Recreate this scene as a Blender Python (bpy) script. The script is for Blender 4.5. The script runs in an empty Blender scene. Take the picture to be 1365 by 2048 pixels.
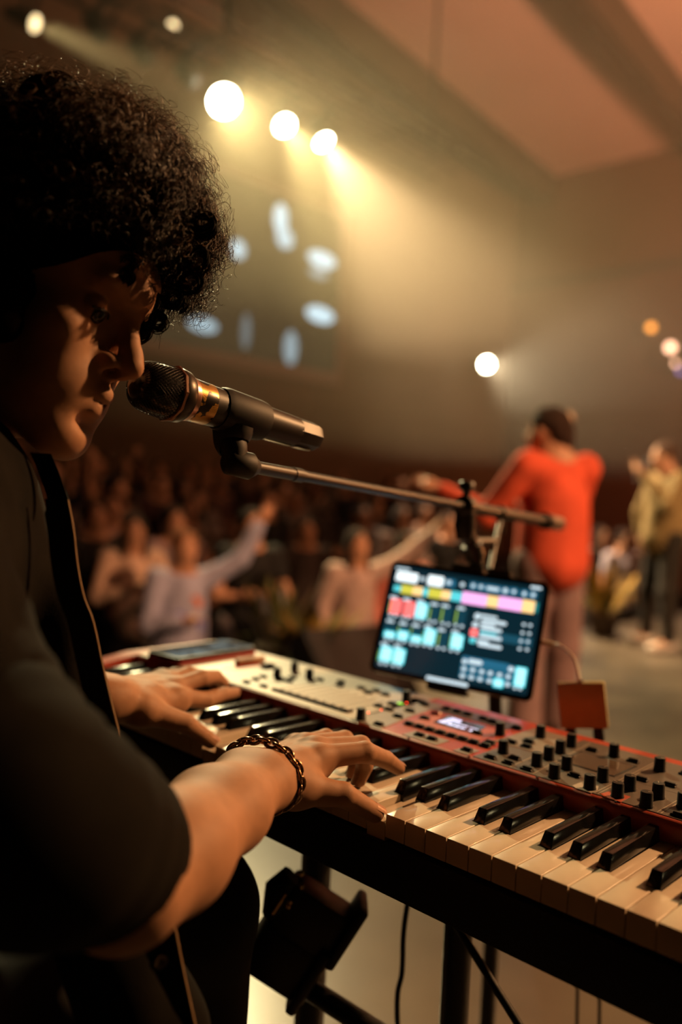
import bpy, bmesh, math, random
import numpy as np
from mathutils import Vector, Matrix
random.seed(7); RNG = np.random.default_rng(7)
scene = bpy.context.scene
COL = scene.collection
KZ = 0.90                                   # height of the white keys above the stage floor

# ---------------------------------------------------------------- camera
CAM_F = 1688.63                             # focal length in pixels of the 1365 x 2048 frame
CAM_C = np.array([0.5015, -0.597, 0.2986 + KZ])
CAM_R = np.array([0.71701365, 0.69544114, 0.04746634])
CAM_U = np.array([-0.05204196, -0.0144976, 0.99853966])
CAM_D = np.array([-0.6951137, 0.71843681, -0.02579714])
cam_data = bpy.data.cameras.new('camera')
cam = bpy.data.objects.new('camera', cam_data); COL.objects.link(cam)
cam_data.sensor_fit = 'VERTICAL'; cam_data.sensor_height = 36; cam_data.sensor_width = 24
cam_data.lens = CAM_F / 2048 * 36
cam_data.clip_start = 0.02; cam_data.clip_end = 200
m = Matrix.Identity(4)
for i in range(3):
    m[i][0] = CAM_R[i]; m[i][1] = CAM_U[i]; m[i][2] = -CAM_D[i]; m[i][3] = CAM_C[i]
cam.matrix_world = m
cam_data.dof.use_dof = True
cam_data.dof.focus_distance = 0.76
cam_data.dof.aperture_fstop = 2.1
scene.camera = cam

# ---------------------------------------------------------------- look, world, haze
vs = scene.view_settings
vs.view_transform = 'Standard'; vs.look = 'None'; vs.gamma = 1.0; vs.use_curve_mapping = False
vs.exposure = 0.0
scene.cycles.use_denoising = True
scene.cycles.max_bounces = 4; scene.cycles.diffuse_bounces = 2; scene.cycles.glossy_bounces = 2
scene.cycles.adaptive_threshold = 0.05; scene.cycles.adaptive_min_samples = 16
scene.cycles.volume_bounces = 0; scene.cycles.transparent_max_bounces = 8
scene.cycles.sample_clamp_indirect = 4.0
scene.cycles.caustics_reflective = False; scene.cycles.caustics_refractive = False
world = bpy.data.worlds.new('hall_air'); scene.world = world
world.use_nodes = True
wn = world.node_tree.nodes; wl = world.node_tree.links
wn['Background'].inputs[0].default_value = (0.010, 0.006, 0.004, 1); wn['Background'].inputs[1].default_value = 0.6
def lamp(name, kind, loc, energy, color, target=None, size=0.2, angle=60, blend=0.5):
    d = bpy.data.lights.new(name, kind); d.energy = energy; d.color = color
    if kind == 'AREA': d.size = size
    else: d.shadow_soft_size = size
    if kind == 'SPOT': d.spot_size = math.radians(angle); d.spot_blend = blend
    o = bpy.data.objects.new(name, d); COL.objects.link(o); o.location = loc
    if target is not None:
        o.rotation_euler = (Vector(target) - Vector(loc)).to_track_quat('-Z', 'Y').to_euler()
    return o

# warm stage wash from upstage, hung high behind the keyboard
lamp('stage_wash_lamp', 'SPOT', (1.7, 5.0, 4.3), 2450, (1.0, 0.50, 0.20), (-0.05, -0.1, 1.0), 0.10, 42, 0.5)
# low orange side light from the far wing, grazing the player's face and arms
lamp('wing_lamp', 'SPOT', (0.55, 5.0, 1.65), 150, (1.0, 0.31, 0.085), (-0.12, -0.25, 1.25), 0.08, 14, 0.5)
# two warm spots that pick out the singers from upstage right
lamp('singer_spot_lamp', 'SPOT', (4.6, 2.6, 4.6), 3800, (1.0, 0.50, 0.24), (-1.8, 3.1, 1.0), 0.12, 19, 0.6)
lamp('singer_spot_lamp', 'SPOT', (4.6, 4.0, 4.6), 4200, (1.0, 0.55, 0.27), (-2.6, 6.3, 0.9), 0.12, 17, 0.6)
# warm glow thrown up on the ceiling by a lamp kept out of view
lamp('ceiling_glow_lamp', 'SPOT', (1.8, 9.5, 3.6), 5800, (1.0, 0.39, 0.18), (-4.5, 11.0, 8.7), 0.5, 110, 1.0)
lamp('added_wall_wash', 'SPOT', (3.0, 12.0, 1.2), 3000, (1.0, 0.32, 0.13), (-3.5, 16.9, 3.6), 0.3, 80, 1.0)  # unseen lamp, added to redden the side wall
lamp('crowd_wash_lamp', 'SPOT', (0.5, 3.5, 6.5), 520, (1.0, 0.42, 0.22), (-5.6, 4.6, 0.3), 0.3, 56, 0.9)
# ---------------------------------------------------------------- helpers
def K(u, v, w): return Vector((u, v, w + KZ))               # keyboard frame -> room
def px(x, y, d):                                            # point seen at pixel (x, y), d metres deep
    return CAM_C + d * (CAM_D + CAM_R * (x - 682.5) / CAM_F - CAM_U * (y - 1024) / CAM_F)

def new_mat(name, color, rough=0.5, metal=0.0, spec=0.5, vary=0.0, vscale=20.0, bump=0.0, bscale=200.0,
            emit=None, estr=0.0, coat=0.0, sss=0.0, color2=None, sheen=0.0):
    mt = bpy.data.materials.new(name); mt.use_nodes = True
    n = mt.node_tree.nodes; l = mt.node_tree.links; b = n['Principled BSDF']
    b.inputs['Base Color'].default_value = (*color, 1)
    b.inputs['Roughness'].default_value = rough; b.inputs['Metallic'].default_value = metal
    b.inputs['Specular IOR Level'].default_value = spec
    b.inputs['Coat Weight'].default_value = coat
    if sheen: b.inputs['Sheen Weight'].default_value = sheen
    if sss:
        b.inputs['Subsurface Weight'].default_value = sss
        b.inputs['Subsurface Radius'].default_value = (0.012, 0.004, 0.002); b.inputs['Subsurface Scale'].default_value = 0.6
    tc = n.new('ShaderNodeTexCoord')
    if vary or color2 is not None:
        nz = n.new('ShaderNodeTexNoise'); nz.inputs['Scale'].default_value = vscale; nz.inputs['Detail'].default_value = 5
        l.new(tc.outputs['Object'], nz.inputs['Vector'])
        mx = n.new('ShaderNodeMix'); mx.data_type = 'RGBA'
        c2 = color2 if color2 is not None else tuple(max(0, c * (1 - vary)) for c in color)
        mx.inputs[6].default_value = (*color, 1); mx.inputs[7].default_value = (*c2, 1)
        rp = n.new('ShaderNodeMapRange'); rp.inputs[1].default_value = 0.35; rp.inputs[2].default_value = 0.65
        l.new(nz.outputs[0], rp.inputs[0]); l.new(rp.outputs[0], mx.inputs[0]); l.new(mx.outputs[2], b.inputs['Base Color'])
    if bump:
        nb = n.new('ShaderNodeTexNoise'); nb.inputs['Scale'].default_value = bscale; nb.inputs['Detail'].default_value = 4
        l.new(tc.outputs['Object'], nb.inputs['Vector'])
        bp = n.new('ShaderNodeBump'); bp.inputs['Strength'].default_value = bump; bp.inputs['Distance'].default_value = 0.002
        l.new(nb.outputs[0], bp.inputs['Height']); l.new(bp.outputs[0], b.inputs['Normal'])
    if emit is not None:
        b.inputs['Emission Color'].default_value = (*emit, 1); b.inputs['Emission Strength'].default_value = estr
    return mt

def tag(o, label=None, cat=None, group=None, kind=None):
    if label: o['label'] = label
    if cat: o['category'] = cat
    if group: o['group'] = group
    if kind: o['kind'] = kind
    return o
def link(name, me, mat=None, parent=None, loc=None, rot=None, scale=None):
    o = bpy.data.objects.new(name, me); COL.objects.link(o)
    if mat is not None and me is not None and len(me.materials) == 0: me.materials.append(mat)
    if parent is not None: o.parent = parent
    if loc is not None: o.location = loc
    if rot is not None: o.rotation_euler = rot
    if scale is not None: o.scale = scale
    return o
def empty(name, loc=(0, 0, 0), rot=None, parent=None):
    o = bpy.data.objects.new(name, None); COL.objects.link(o); o.location = loc; o.empty_display_size = 0.05
    if rot is not None: o.rotation_euler = rot
    if parent is not None: o.parent = parent
    return o
def mesh_np(name, verts, faces, smooth=True):
    me = bpy.data.meshes.new(name)
    verts = np.asarray(verts, dtype=np.float32)
    if isinstance(faces, np.ndarray):
        nf, k = faces.shape
        me.vertices.add(len(verts)); me.vertices.foreach_set('co', verts.ravel())
        me.loops.add(nf * k); me.loops.foreach_set('vertex_index', faces.astype(np.int32).ravel())
        me.polygons.add(nf); me.polygons.foreach_set('loop_start', np.arange(0, nf * k, k, dtype=np.int32))
        me.update(calc_edges=True); me.validate()
    else:
        me.from_pydata([tuple(map(float, v)) for v in verts], [], faces); me.update()
    if smooth: me.polygons.foreach_set('use_smooth', np.ones(len(me.polygons), dtype=bool)); me.update()
    return me
def bm_mesh(name, bm, smooth=False):
    me = bpy.data.meshes.new(name); bm.normal_update(); bm.to_mesh(me); bm.free()
    if smooth: me.polygons.foreach_set('use_smooth', np.ones(len(me.polygons), dtype=bool))
    return me
def smooth_by_angle(me, deg=40):
    me.polygons.foreach_set('use_smooth', np.ones(len(me.polygons), dtype=bool))
    try: me.set_sharp_from_angle(angle=math.radians(deg))
    except Exception: pass
    return me
def bm_box(bm, lo, hi, bevel=0.0, seg=2):
    r = bmesh.ops.create_cube(bm, size=1.0); vs_ = r['verts']
    for v in vs_:
        v.co = Vector(((lo[i] + hi[i]) / 2 + v.co[i] * (hi[i] - lo[i])) for i in range(3))
    if bevel > 0:
        es = list({e for v in vs_ for e in v.link_edges})
        bmesh.ops.bevel(bm, geom=es, offset=bevel, segments=seg, profile=0.5, affect='EDGES')
    return bm
def box_mesh(name, lo, hi, bevel=0.0, seg=2):
    bm = bmesh.new(); bm_box(bm, lo, hi, bevel, seg); me = bm_mesh(name, bm)
    return smooth_by_angle(me, 35) if bevel else me
def box(name, lo, hi, mat, parent=None, bevel=0.0, seg=2, **kw):
    return link(name, box_mesh(name, lo, hi, bevel, seg), mat, parent, **kw)
def prism_mesh(name, outline, z0, z1, bevel=0.0, seg=2):
    bm = bmesh.new()
    a = [bm.verts.new((x, y, z0)) for x, y in outline]; b = [bm.verts.new((x, y, z1)) for x, y in outline]
    n = len(outline); bm.faces.new(a[::-1]); top = bm.faces.new(b)
    for i in range(n): bm.faces.new((a[i], a[(i + 1) % n], b[(i + 1) % n], b[i]))
    bmesh.ops.recalc_face_normals(bm, faces=bm.faces)
    if bevel:
        bmesh.ops.bevel(bm, geom=list(top.edges), offset=bevel, segments=seg, profile=0.5, affect='EDGES')
    me = bm_mesh(name, bm)
    return smooth_by_angle(me, 35)
def frames(pts):
    pts = [Vector(p) for p in pts]; n = len(pts); T = []
    for i in range(n):
        t = (pts[min(i + 1, n - 1)] - pts[max(i - 1, 0)]); T.append(t.normalized() if t.length > 1e-9 else Vector((0, 0, 1)))
    N = []; ref = Vector((0, 0, 1)) if abs(T[0].z) < 0.9 else Vector((1, 0, 0))
    nrm = (ref - T[0] * ref.dot(T[0])).normalized()
    for t in T:
        nrm = (nrm - t * nrm.dot(t))
        nrm = nrm.normalized() if nrm.length > 1e-6 else t.orthogonal().normalized()
        N.append(nrm.copy())
    return pts, T, N
def tube_mesh(name, pts, radii, sides=10, cap=True, flat=1.0):
    pts, T, N = frames(pts); n = len(pts)
    if not hasattr(radii, '__len__'): radii = [radii] * n
    V = []; F = []
    for p, t, nn, r in zip(pts, T, N, radii):
        bn = t.cross(nn)
        for k in range(sides):
            a = 2 * math.pi * k / sides; V.append(p + nn * (r * math.cos(a) * flat) + bn * (r * math.sin(a)))
    for i in range(n - 1):
        for k in range(sides):
            k2 = (k + 1) % sides; F.append((i * sides + k, i * sides + k2, (i + 1) * sides + k2, (i + 1) * sides + k))
    if cap: F.append(tuple(range(sides - 1, -1, -1))); F.append(tuple((n - 1) * sides + k for k in range(sides)))
    me = mesh_np(name, V, F)
    return smooth_by_angle(me, 50)
def spline(pts, n=12):
    pts = [np.array(p, float) for p in pts]; out = []
    P = [2 * pts[0] - pts[1]] + pts + [2 * pts[-1] - pts[-2]]
    for i in range(1, len(P) - 2):
        for k in range(n):
            t = k / n; a, b, c, d = P[i - 1], P[i], P[i + 1], P[i + 2]
            out.append(0.5 * ((2 * b) + (-a + c) * t + (2 * a - 5 * b + 4 * c - d) * t * t + (-a + 3 * b - 3 * c + d) * t ** 3))
    out.append(pts[-1]); return out
def lathe_mesh(name, prof, sides=24, angle=40):
    V = []; F = []; n = len(prof)
    for r, z in prof:
        for k in range(sides):
            a = 2 * math.pi * k / sides; V.append((r * math.cos(a), r * math.sin(a), z))
    for i in range(n - 1):
        for k in range(sides):
            k2 = (k + 1) % sides; F.append((i * sides + k, i * sides + k2, (i + 1) * sides + k2, (i + 1) * sides + k))
    F.append(tuple(range(sides - 1, -1, -1))); F.append(tuple((n - 1) * sides + k for k in range(sides)))
    me = mesh_np(name, V, F); return smooth_by_angle(me, angle)
def align_z(d):                                             # rotation that carries +Z onto d
    return Vector(d).to_track_quat('Z', 'Y').to_euler()
def copy_tree(o, parent=None):
    c = o.copy(); COL.objects.link(c)
    if parent is not None: c.parent = parent
    for ch in list(o.children): copy_tree(ch, c)
    return c

# ---- a small signed-distance sculptor: smooth unions of tapered limbs and ellipsoids, meshed by surface nets
class Sculpt:
    def __init__(s, lo, hi, h):
        s.lo = np.array(lo, float); s.h = h
        s.n = np.ceil((np.array(hi) - s.lo) / h).astype(int) + 1
        s.f = np.full(s.n, 1.0, dtype=np.float32)
    def _sub(s, lo, hi):
        a = np.clip(np.floor((np.array(lo) - s.lo) / s.h).astype(int), 0, s.n); b = np.clip(np.ceil((np.array(hi) - s.lo) / s.h).astype(int) + 1, 0, s.n)
        if np.any(b <= a): return None, None
        sl = tuple(slice(i, j) for i, j in zip(a, b))
        ax = [s.lo[i] + s.h * np.arange(a[i], b[i]) for i in range(3)]
        g = np.stack(np.meshgrid(*ax, indexing='ij'), -1).astype(np.float32)
        return sl, g
    def _mix(s, sl, d, k, op):
        f = s.f[sl]
        if op == 'add':
            if k > 0:
                hh = np.clip(0.5 + 0.5 * (f - d) / k, 0, 1); s.f[sl] = f * (1 - hh) + d * hh - k * hh * (1 - hh)
            else: s.f[sl] = np.minimum(f, d)
        else:
            if k > 0:
                d = -d; hh = np.clip(0.5 - 0.5 * (f - d) / k, 0, 1); s.f[sl] = f * (1 - hh) + d * hh + k * hh * (1 - hh)
            else: s.f[sl] = np.maximum(f, -d)
    def limb(s, a, b, ra, rb, k=0.01, op='add'):
        a = np.array(a, float); b = np.array(b, float); m_ = max(ra, rb) + max(k, 4 * s.h) + 2 * s.h
        sl, g = s._sub(np.minimum(a, b) - m_, np.maximum(a, b) + m_)
        if sl is None: return
        ab = b - a; t = np.clip(((g - a) @ ab) / max(ab @ ab, 1e-12), 0, 1)
        d = np.linalg.norm(g - (a + t[..., None] * ab), axis=-1) - (ra + (rb - ra) * t)
        s._mix(sl, d.astype(np.float32), k, op)
    def chain(s, pts, rad, k=0.01):
        for i in range(len(pts) - 1): s.limb(pts[i], pts[i + 1], rad[i], rad[i + 1], k)
    def ell(s, c, r, M=None, k=0.01, op='add'):
        c = np.array(c, float); r = np.array(r, float); m_ = r.max() + max(k, 4 * s.h) + 2 * s.h
        sl, g = s._sub(c - m_, c + m_)
        if sl is None: return
        p = g - c
        if M is not None: p = p @ np.asarray(M, float)      # columns of M are the ellipsoid's axes
        k0 = np.linalg.norm(p / r, axis=-1); k1 = np.linalg.norm(p / (r * r), axis=-1) + 1e-9
        s._mix(sl, (k0 * (k0 - 1) / k1).astype(np.float32), k, op)
    def noise(s, amp, scale, seed=0):
        # gentle folds: sum of a few sine waves of random direction
        rg = np.random.default_rng(seed); ax = [s.lo[i] + s.h * np.arange(s.n[i]) for i in range(3)]
        g = np.stack(np.meshgrid(*ax, indexing='ij'), -1).astype(np.float32); o = 0
        for _ in range(6):
            d = rg.normal(size=3); d /= np.linalg.norm(d); o = o + np.sin((g @ d.astype(np.float32)) * scale * rg.uniform(.6, 1.6) + rg.uniform(0, 6.28))
        s.f += (amp / 2.5) * o.astype(np.float32)
    def mesh(s, name, relax=1):
        f = s.f; inside = f < 0; n = f.shape
        c = np.zeros((n[0] - 1, n[1] - 1, n[2] - 1), dtype=np.int8)
        for i in (0, 1):
            for j in (0, 1):
                for k in (0, 1): c += inside[i:n[0] - 1 + i, j:n[1] - 1 + j, k:n[2] - 1 + k]
        act = (c > 0) & (c < 8); idx = -np.ones(act.shape, dtype=np.int32); cells = np.argwhere(act)
        idx[act] = np.arange(len(cells)); acc = np.zeros((len(cells), 3)); cnt = np.zeros(len(cells))
        for ax_ in range(3):
            o1, o2 = [a for a in range(3) if a != ax_]
            for p in (0, 1):
                for q in (0, 1):
                    A = cells.copy(); A[:, o1] += p; A[:, o2] += q; B = A.copy(); B[:, ax_] += 1
                    fa = f[A[:, 0], A[:, 1], A[:, 2]]; fb = f[B[:, 0], B[:, 1], B[:, 2]]
                    cr = (fa < 0) != (fb < 0); t = np.where(cr, fa / np.where(cr, fa - fb, 1), 0)
                    pt = A.astype(float); pt[:, ax_] += t; acc[cr] += pt[cr]; cnt[cr] += 1
        V = acc / np.maximum(cnt, 1)[:, None] * s.h + s.lo
        F = []
        for ax_ in range(3):
            o1, o2 = [(1, 2), (2, 0), (0, 1)][ax_]
            sh = [slice(None)] * 3; sh2 = [slice(None)] * 3; sh[ax_] = slice(0, n[ax_] - 1); sh2[ax_] = slice(1, n[ax_])
            a = inside[tuple(sh)]; b = inside[tuple(sh2)]; e = np.argwhere(a != b)
            if len(e) == 0: continue
            ok = (e[:, o1] > 0) & (e[:, o2] > 0) & (e[:, o1] < n[o1] - 1) & (e[:, o2] < n[o2] - 1); e = e[ok]
            sgn = a[e[:, 0], e[:, 1], e[:, 2]]
            def at(d1, d2):
                q = e.copy(); q[:, o1] += d1; q[:, o2] += d2; return idx[q[:, 0], q[:, 1], q[:, 2]]
            quad = np.stack([at(-1, -1), at(0, -1), at(0, 0), at(-1, 0)], 1)
            quad[~sgn] = quad[~sgn][:, ::-1]; F.append(quad)
        F = np.concatenate(F)
        for _ in range(relax):
            S = np.zeros_like(V); N_ = np.zeros(len(V))
            for i in range(4):
                np.add.at(S, F[:, i], V[F[:, (i + 1) % 4]]); np.add.at(N_, F[:, i], 1)
                np.add.at(S, F[:, i], V[F[:, (i + 3) % 4]]); np.add.at(N_, F[:, i], 1)
            V = 0.5 * V + 0.5 * S / np.maximum(N_, 1)[:, None]
        return V, F
def join_np(parts):
    V = []; F = []; o = 0
    for v, f in parts: V.append(v); F.append(f + o); o += len(v)
    return np.concatenate(V), np.concatenate(F)
# ---------------------------------------------------------------- the hall
M = {}
M['stage'] = new_mat('stage_floor_paint', (0.095, 0.074, 0.052), 0.30, color2=(0.045, 0.035, 0.026), vscale=1.6, bump=0.15, bscale=6)
M['hall_floor'] = new_mat('dark_carpet', (0.012, 0.010, 0.009), 0.9, vary=0.4, vscale=3)
M['wall'] = new_mat('brown_wall_paint', (0.115, 0.072, 0.038), 0.85, vary=0.15, vscale=0.8)
M['wall2'] = new_mat('dark_red_brown_wall', (0.125, 0.056, 0.030), 0.85, vary=0.15, vscale=0.8)
M['drape'] = new_mat('black_stage_drape', (0.012, 0.011, 0.010), 0.95, spec=0.1, vary=0.3, vscale=2)
M['ceiling'] = new_mat('pale_ceiling', (0.60, 0.44, 0.37), 0.9, vary=0.06, vscale=0.6)
M['beam'] = new_mat('dark_ceiling_beam', (0.060, 0.038, 0.024), 0.8, vary=0.2, vscale=1)
M['black_metal'] = new_mat('black_powder_coat', (0.010, 0.009, 0.008), 0.42, vary=0.3, vscale=60, bump=0.05)
M['black_gloss'] = new_mat('black_gloss', (0.006, 0.006, 0.006), 0.16, spec=0.6, vary=0.2)
M['rubber'] = new_mat('black_rubber', (0.010, 0.0095, 0.009), 0.6, spec=0.35, vary=0.3, vscale=300)
M['chrome'] = new_mat('worn_steel', (0.55, 0.50, 0.44), 0.22, metal=1.0, vary=0.15, vscale=120)
XR, YS, ZC, XF = -11.0, 16.9, 8.72, 6.0          # rear wall, side wall, ceiling height, wall behind the stage
def struct(name, lo, hi, mat, **kw): return tag(box(name, lo, hi, mat, **kw), kind='structure')
struct('stage_floor', (-3.3, -4.0, -0.75), (XF, YS, 0.0), M['stage'])
def slope(name, mat):
    V = [(-3.3, -4, -0.75), (-3.3, YS, -0.75), (-4.3, YS, -0.75), (-4.3, -4, -0.75), (XR, YS, -0.18), (XR, -4, -0.18)]
    Vb = [(x, y, -1.2) for x, y, z in V]
    F = [(0, 3, 2, 1), (3, 5, 4, 2), (6, 7, 8, 9), (9, 8, 10, 11), (0, 1, 7, 6), (4, 5, 11, 10)]
    return link(name, mesh_np(name, V + Vb, F, smooth=False), mat)
tag(slope('floor', M['hall_floor']), kind='structure')
struct('wall_rear', (XR - 0.3, -4.3, -1.2), (XR, YS + 0.3, ZC), M['wall'])
struct('wall_side', (XR, YS, -1.2), (XF + 0.3, YS + 0.3, ZC), M['wall2'])
struct('wall_near', (XR, -4.3, -1.2), (XF + 0.3, -4.0, ZC), M['drape'])
struct('wall_stage', (XF, -4.0, -1.2), (XF + 0.3, YS, ZC), M['drape'])
struct('ceiling', (XR - 0.3, -4.3, ZC), (XF + 0.3, YS + 0.3, ZC + 0.3), M['ceiling'])
# deep dark beams that cross the hall under the ceiling
def beam(n, xr, slope, w, depth):
    y0, y1 = -3.9, YS - 0.02; xa, xb = xr - slope * (y0 - 10), xr - slope * (y1 - 10)
    V = [(xa - w, y0, ZC - depth), (xa, y0, ZC - depth), (xb, y1, ZC - depth), (xb - w, y1, ZC - depth), (xa - w, y0, ZC), (xa, y0, ZC), (xb, y1, ZC), (xb - w, y1, ZC)]
    F = [(0, 3, 2, 1), (4, 5, 6, 7), (0, 1, 5, 4), (1, 2, 6, 5), (2, 3, 7, 6), (3, 0, 4, 7)]
    return tag(link('trim_%d' % n, mesh_np('trim_%d' % n, V, F, smooth=False), M['beam']), kind='structure')
beam(1, -9.05, 0.13, 0.42, 0.62)
beam(2, -5.50, 0.10, 0.25, 0.60)
beam(3, -1.80, 0.10, 0.25, 0.60)
struct('trim_4', (XR, YS - 0.10, 6.2), (XF, YS, 6.32), M['beam'])
# ---------------------------------------------------------------- the red stage keyboard
M['ivory'] = new_mat('white_key_plastic', (0.62, 0.52, 0.40), 0.32, spec=0.5, vary=0.05, vscale=40, coat=0.15)
M['ebony'] = new_mat('black_key_plastic', (0.008, 0.008, 0.008), 0.14, spec=0.5, vary=0.3, vscale=80)
M['kred'] = new_mat('red_lacquer', (0.42, 0.060, 0.030), 0.34, spec=0.5, vary=0.08, vscale=30, bump=0.04, bscale=900)
M['kpanel_red'] = new_mat('red_panel_print', (0.46, 0.095, 0.050), 0.42, vary=0.06, vscale=30, bump=0.03, bscale=900)
M['kpanel_pale'] = new_mat('pale_grey_panel_print', (0.42, 0.37, 0.31), 0.42, vary=0.06, vscale=30)
M['kpanel_grey'] = new_mat('dark_grey_panel_print', (0.115, 0.100, 0.085), 0.42, vary=0.08, vscale=40)
M['kpanel_mid'] = new_mat('mid_grey_panel_print', (0.26, 0.225, 0.19), 0.42, vary=0.08, vscale=40)
M['kline'] = new_mat('pale_line_print', (0.50, 0.43, 0.34), 0.5)
M['groove'] = new_mat('fader_groove', (0.17, 0.145, 0.12), 0.5)
M['cap_pale'] = new_mat('pale_button_cap', (0.45, 0.38, 0.30), 0.4)
M['wood'] = new_mat('pitch_stick_wood', (0.40, 0.20, 0.09), 0.45, vary=0.4, vscale=60)
M['led_red'] = new_mat('red_led', (0.3, 0.02, 0.01), 0.3, emit=(1.0, 0.06, 0.02), estr=6)
M['led_green'] = new_mat('green_led', (0.1, 0.3, 0.02), 0.3, emit=(0.45, 1.0, 0.06), estr=2.5)
M['lcd_dark'] = new_mat('unlit_display_glass', (0.10, 0.065, 0.045), 0.10, spec=0.7)
M['oled'] = new_mat('small_display_glass', (0.03, 0.02, 0.016), 0.15, emit=(0.10, 0.05, 0.03), estr=0.25)
M['oled_text'] = new_mat('display_lit_text', (0.6, 0.6, 0.7), 0.4, emit=(0.62, 0.66, 1.0), estr=1.5)
kb = empty('stage_keyboard', (0, 0, KZ))
tag(kb, 'red eighty-eight key stage keyboard with grey control panel under the player hands', 'keyboard')
P = 0.0235; K0, K1 = -28, 24
UL, UR = K0 * P - 0.0008, K1 * P + 0.0008
# body: red shell under the panel, black key bed, red end cheeks
def kbody():
    prof = [(0.1470, -0.012), (0.1465, 0.0135), (0.1475, 0.0175), (0.1500, 0.0197), (0.1540, 0.0203), (0.3290, 0.0203), (0.3330, 0.0185), (0.3350, 0.0140), (0.3350, -0.058), (0.3330, -0.062), (0.16, -0.062), (0.16, -0.012)]
    V = [(UL - 0.004, y, z) for y, z in prof] + [(UR + 0.004, y, z) for y, z in prof]; n = len(prof)
    F = [(i, (i + 1) % n, n + (i + 1) % n, n + i) for i in range(n)] + [tuple(range(n - 1, -1, -1)), tuple(range(n, 2 * n))]
    return smooth_by_angle(mesh_np('body', V, F), 35)
link('body', kbody(), M['kred'], kb)
box('key_bed', (UL - 0.03, -0.0015, -0.0745), (UR + 0.03, 0.325, -0.026), M['rubber'], kb, 0.002)
def cheek(u0, u1):
    prof = [(-0.004, -0.026), (-0.004, -0.004), (0.004, 0.004), (0.060, 0.008), (0.118, 0.016), (0.150, 0.0205), (0.330, 0.0205), (0.3355, 0.014), (0.3355, -0.060), (0.10, -0.0747), (-0.002, -0.0747)]
    V = [(u0, y, z) for y, z in prof] + [(u1, y, z) for y, z in prof]; n = len(prof)
    F = [(i, (i + 1) % n, n + (i + 1) % n, n + i) for i in range(n)] + [tuple(range(n - 1, -1, -1)), tuple(range(n, 2 * n))]
    return smooth_by_angle(mesh_np('end_cheek', V, F), 30)
link('end_cheek', cheek(UL - 0.034, UL - 0.003), M['kred'], kb)
link('end_cheek', cheek(UR + 0.003, UR + 0.034), M['kred'], kb)
# keys
BOFF = {1: -0.002, 3: 0.002, 6: -0.0035, 8: 0.0, 10: 0.003}            # black key centre beside the gap
NAMES = ['A', 'B', 'C', 'D', 'E', 'F', 'G']
LEFTB = {'A': 8, 'B': 10, 'D': 1, 'E': 3, 'G': 6}; RIGHTB = {'A': 10, 'C': 1, 'D': 3, 'F': 6, 'G': 8}
HB = 0.0068; G = 0.00055; VH = 0.0505; VB = 0.1500
def white_mesh(nm, left=True, right=True):
    l, r = G, P - G; ln, rn = l, r
    if left and nm in LEFTB: ln = BOFF[LEFTB[nm]] + HB
    if right and nm in RIGHTB: rn = P + BOFF[RIGHTB[nm]] - HB
    o = [(l, 0.0005), (r, 0.0005)]
    o += [(r, VH), (rn, VH)] if rn != r else []
    o += [(rn, VB), (ln, VB)]
    o += [(ln, VH), (l, VH)] if ln != l else []
    # drop duplicate corners
    q = []
    for p in o:
        if not q or (abs(p[0] - q[-1][0]) + abs(p[1] - q[-1][1])) > 1e-6: q.append(p)
    return prism_mesh('white_key', q, -0.0215, 0.0, 0.0006, 2)
wm = {n: white_mesh(n) for n in NAMES}; wmA0 = white_mesh('A', left=False); wmC8 = white_mesh('C', right=False)
def pressed(o, drop):                                                # a key pivots behind the fascia
    o.rotation_euler = (math.atan2(drop, 0.22), 0, 0); o.location.z -= drop
PRESS = {-1: 0.0085, -12: 0.0085}
for k in range(K0, K1):
    nm = NAMES[k % 7]
    me = wmA0 if k == K0 else wmC8 if k == K1 - 1 else wm[nm]
    o = link('white_key', me, M['ivory'], kb, loc=(k * P, 0, 0))
    if k in PRESS: pressed(o, PRESS[k])
def black_mesh():
    bm = bmesh.new(); b, t = 0.0060, 0.0046
    v = [bm.verts.new(p) for p in [(-b, 0, -0.012), (b, 0, -0.012), (b, 0.10, -0.012), (-b, 0.10, -0.012),
                                   (-b, 0.0005, 0.0005), (b, 0.0005, 0.0005), (b, 0.10, 0.0005), (-b, 0.10, 0.0005),
                                   (-t, 0.0065, 0.0120), (t, 0.0065, 0.0120), (t, 0.10, 0.0125), (-t, 0.10, 0.0125)]]
    for f in [(3, 2, 1, 0), (0, 1, 5, 4), (1, 2, 6, 5), (2, 3, 7, 6), (3, 0, 4, 7), (4, 5, 9, 8), (5, 6, 10, 9), (6, 7, 11, 10), (7, 4, 8, 11), (8, 9, 10, 11)]:
        bm.faces.new([v[i] for i in f])
    es = [e for e in bm.edges if max(e.verts[0].co.z, e.verts[1].co.z) > 0.005]
    bmesh.ops.bevel(bm, geom=es, offset=0.0008, segments=2, profile=0.5, affect='EDGES')
    return smooth_by_angle(bm_mesh('black_key', bm), 30)
bkm = black_mesh()
for k in range(K0 + 1, K1):
    nm = NAMES[k % 7]
    if nm in LEFTB: link('black_key', bkm, M['ebony'], kb, loc=(k * P + BOFF[LEFTB[nm]], 0.0508, 0))
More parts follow.
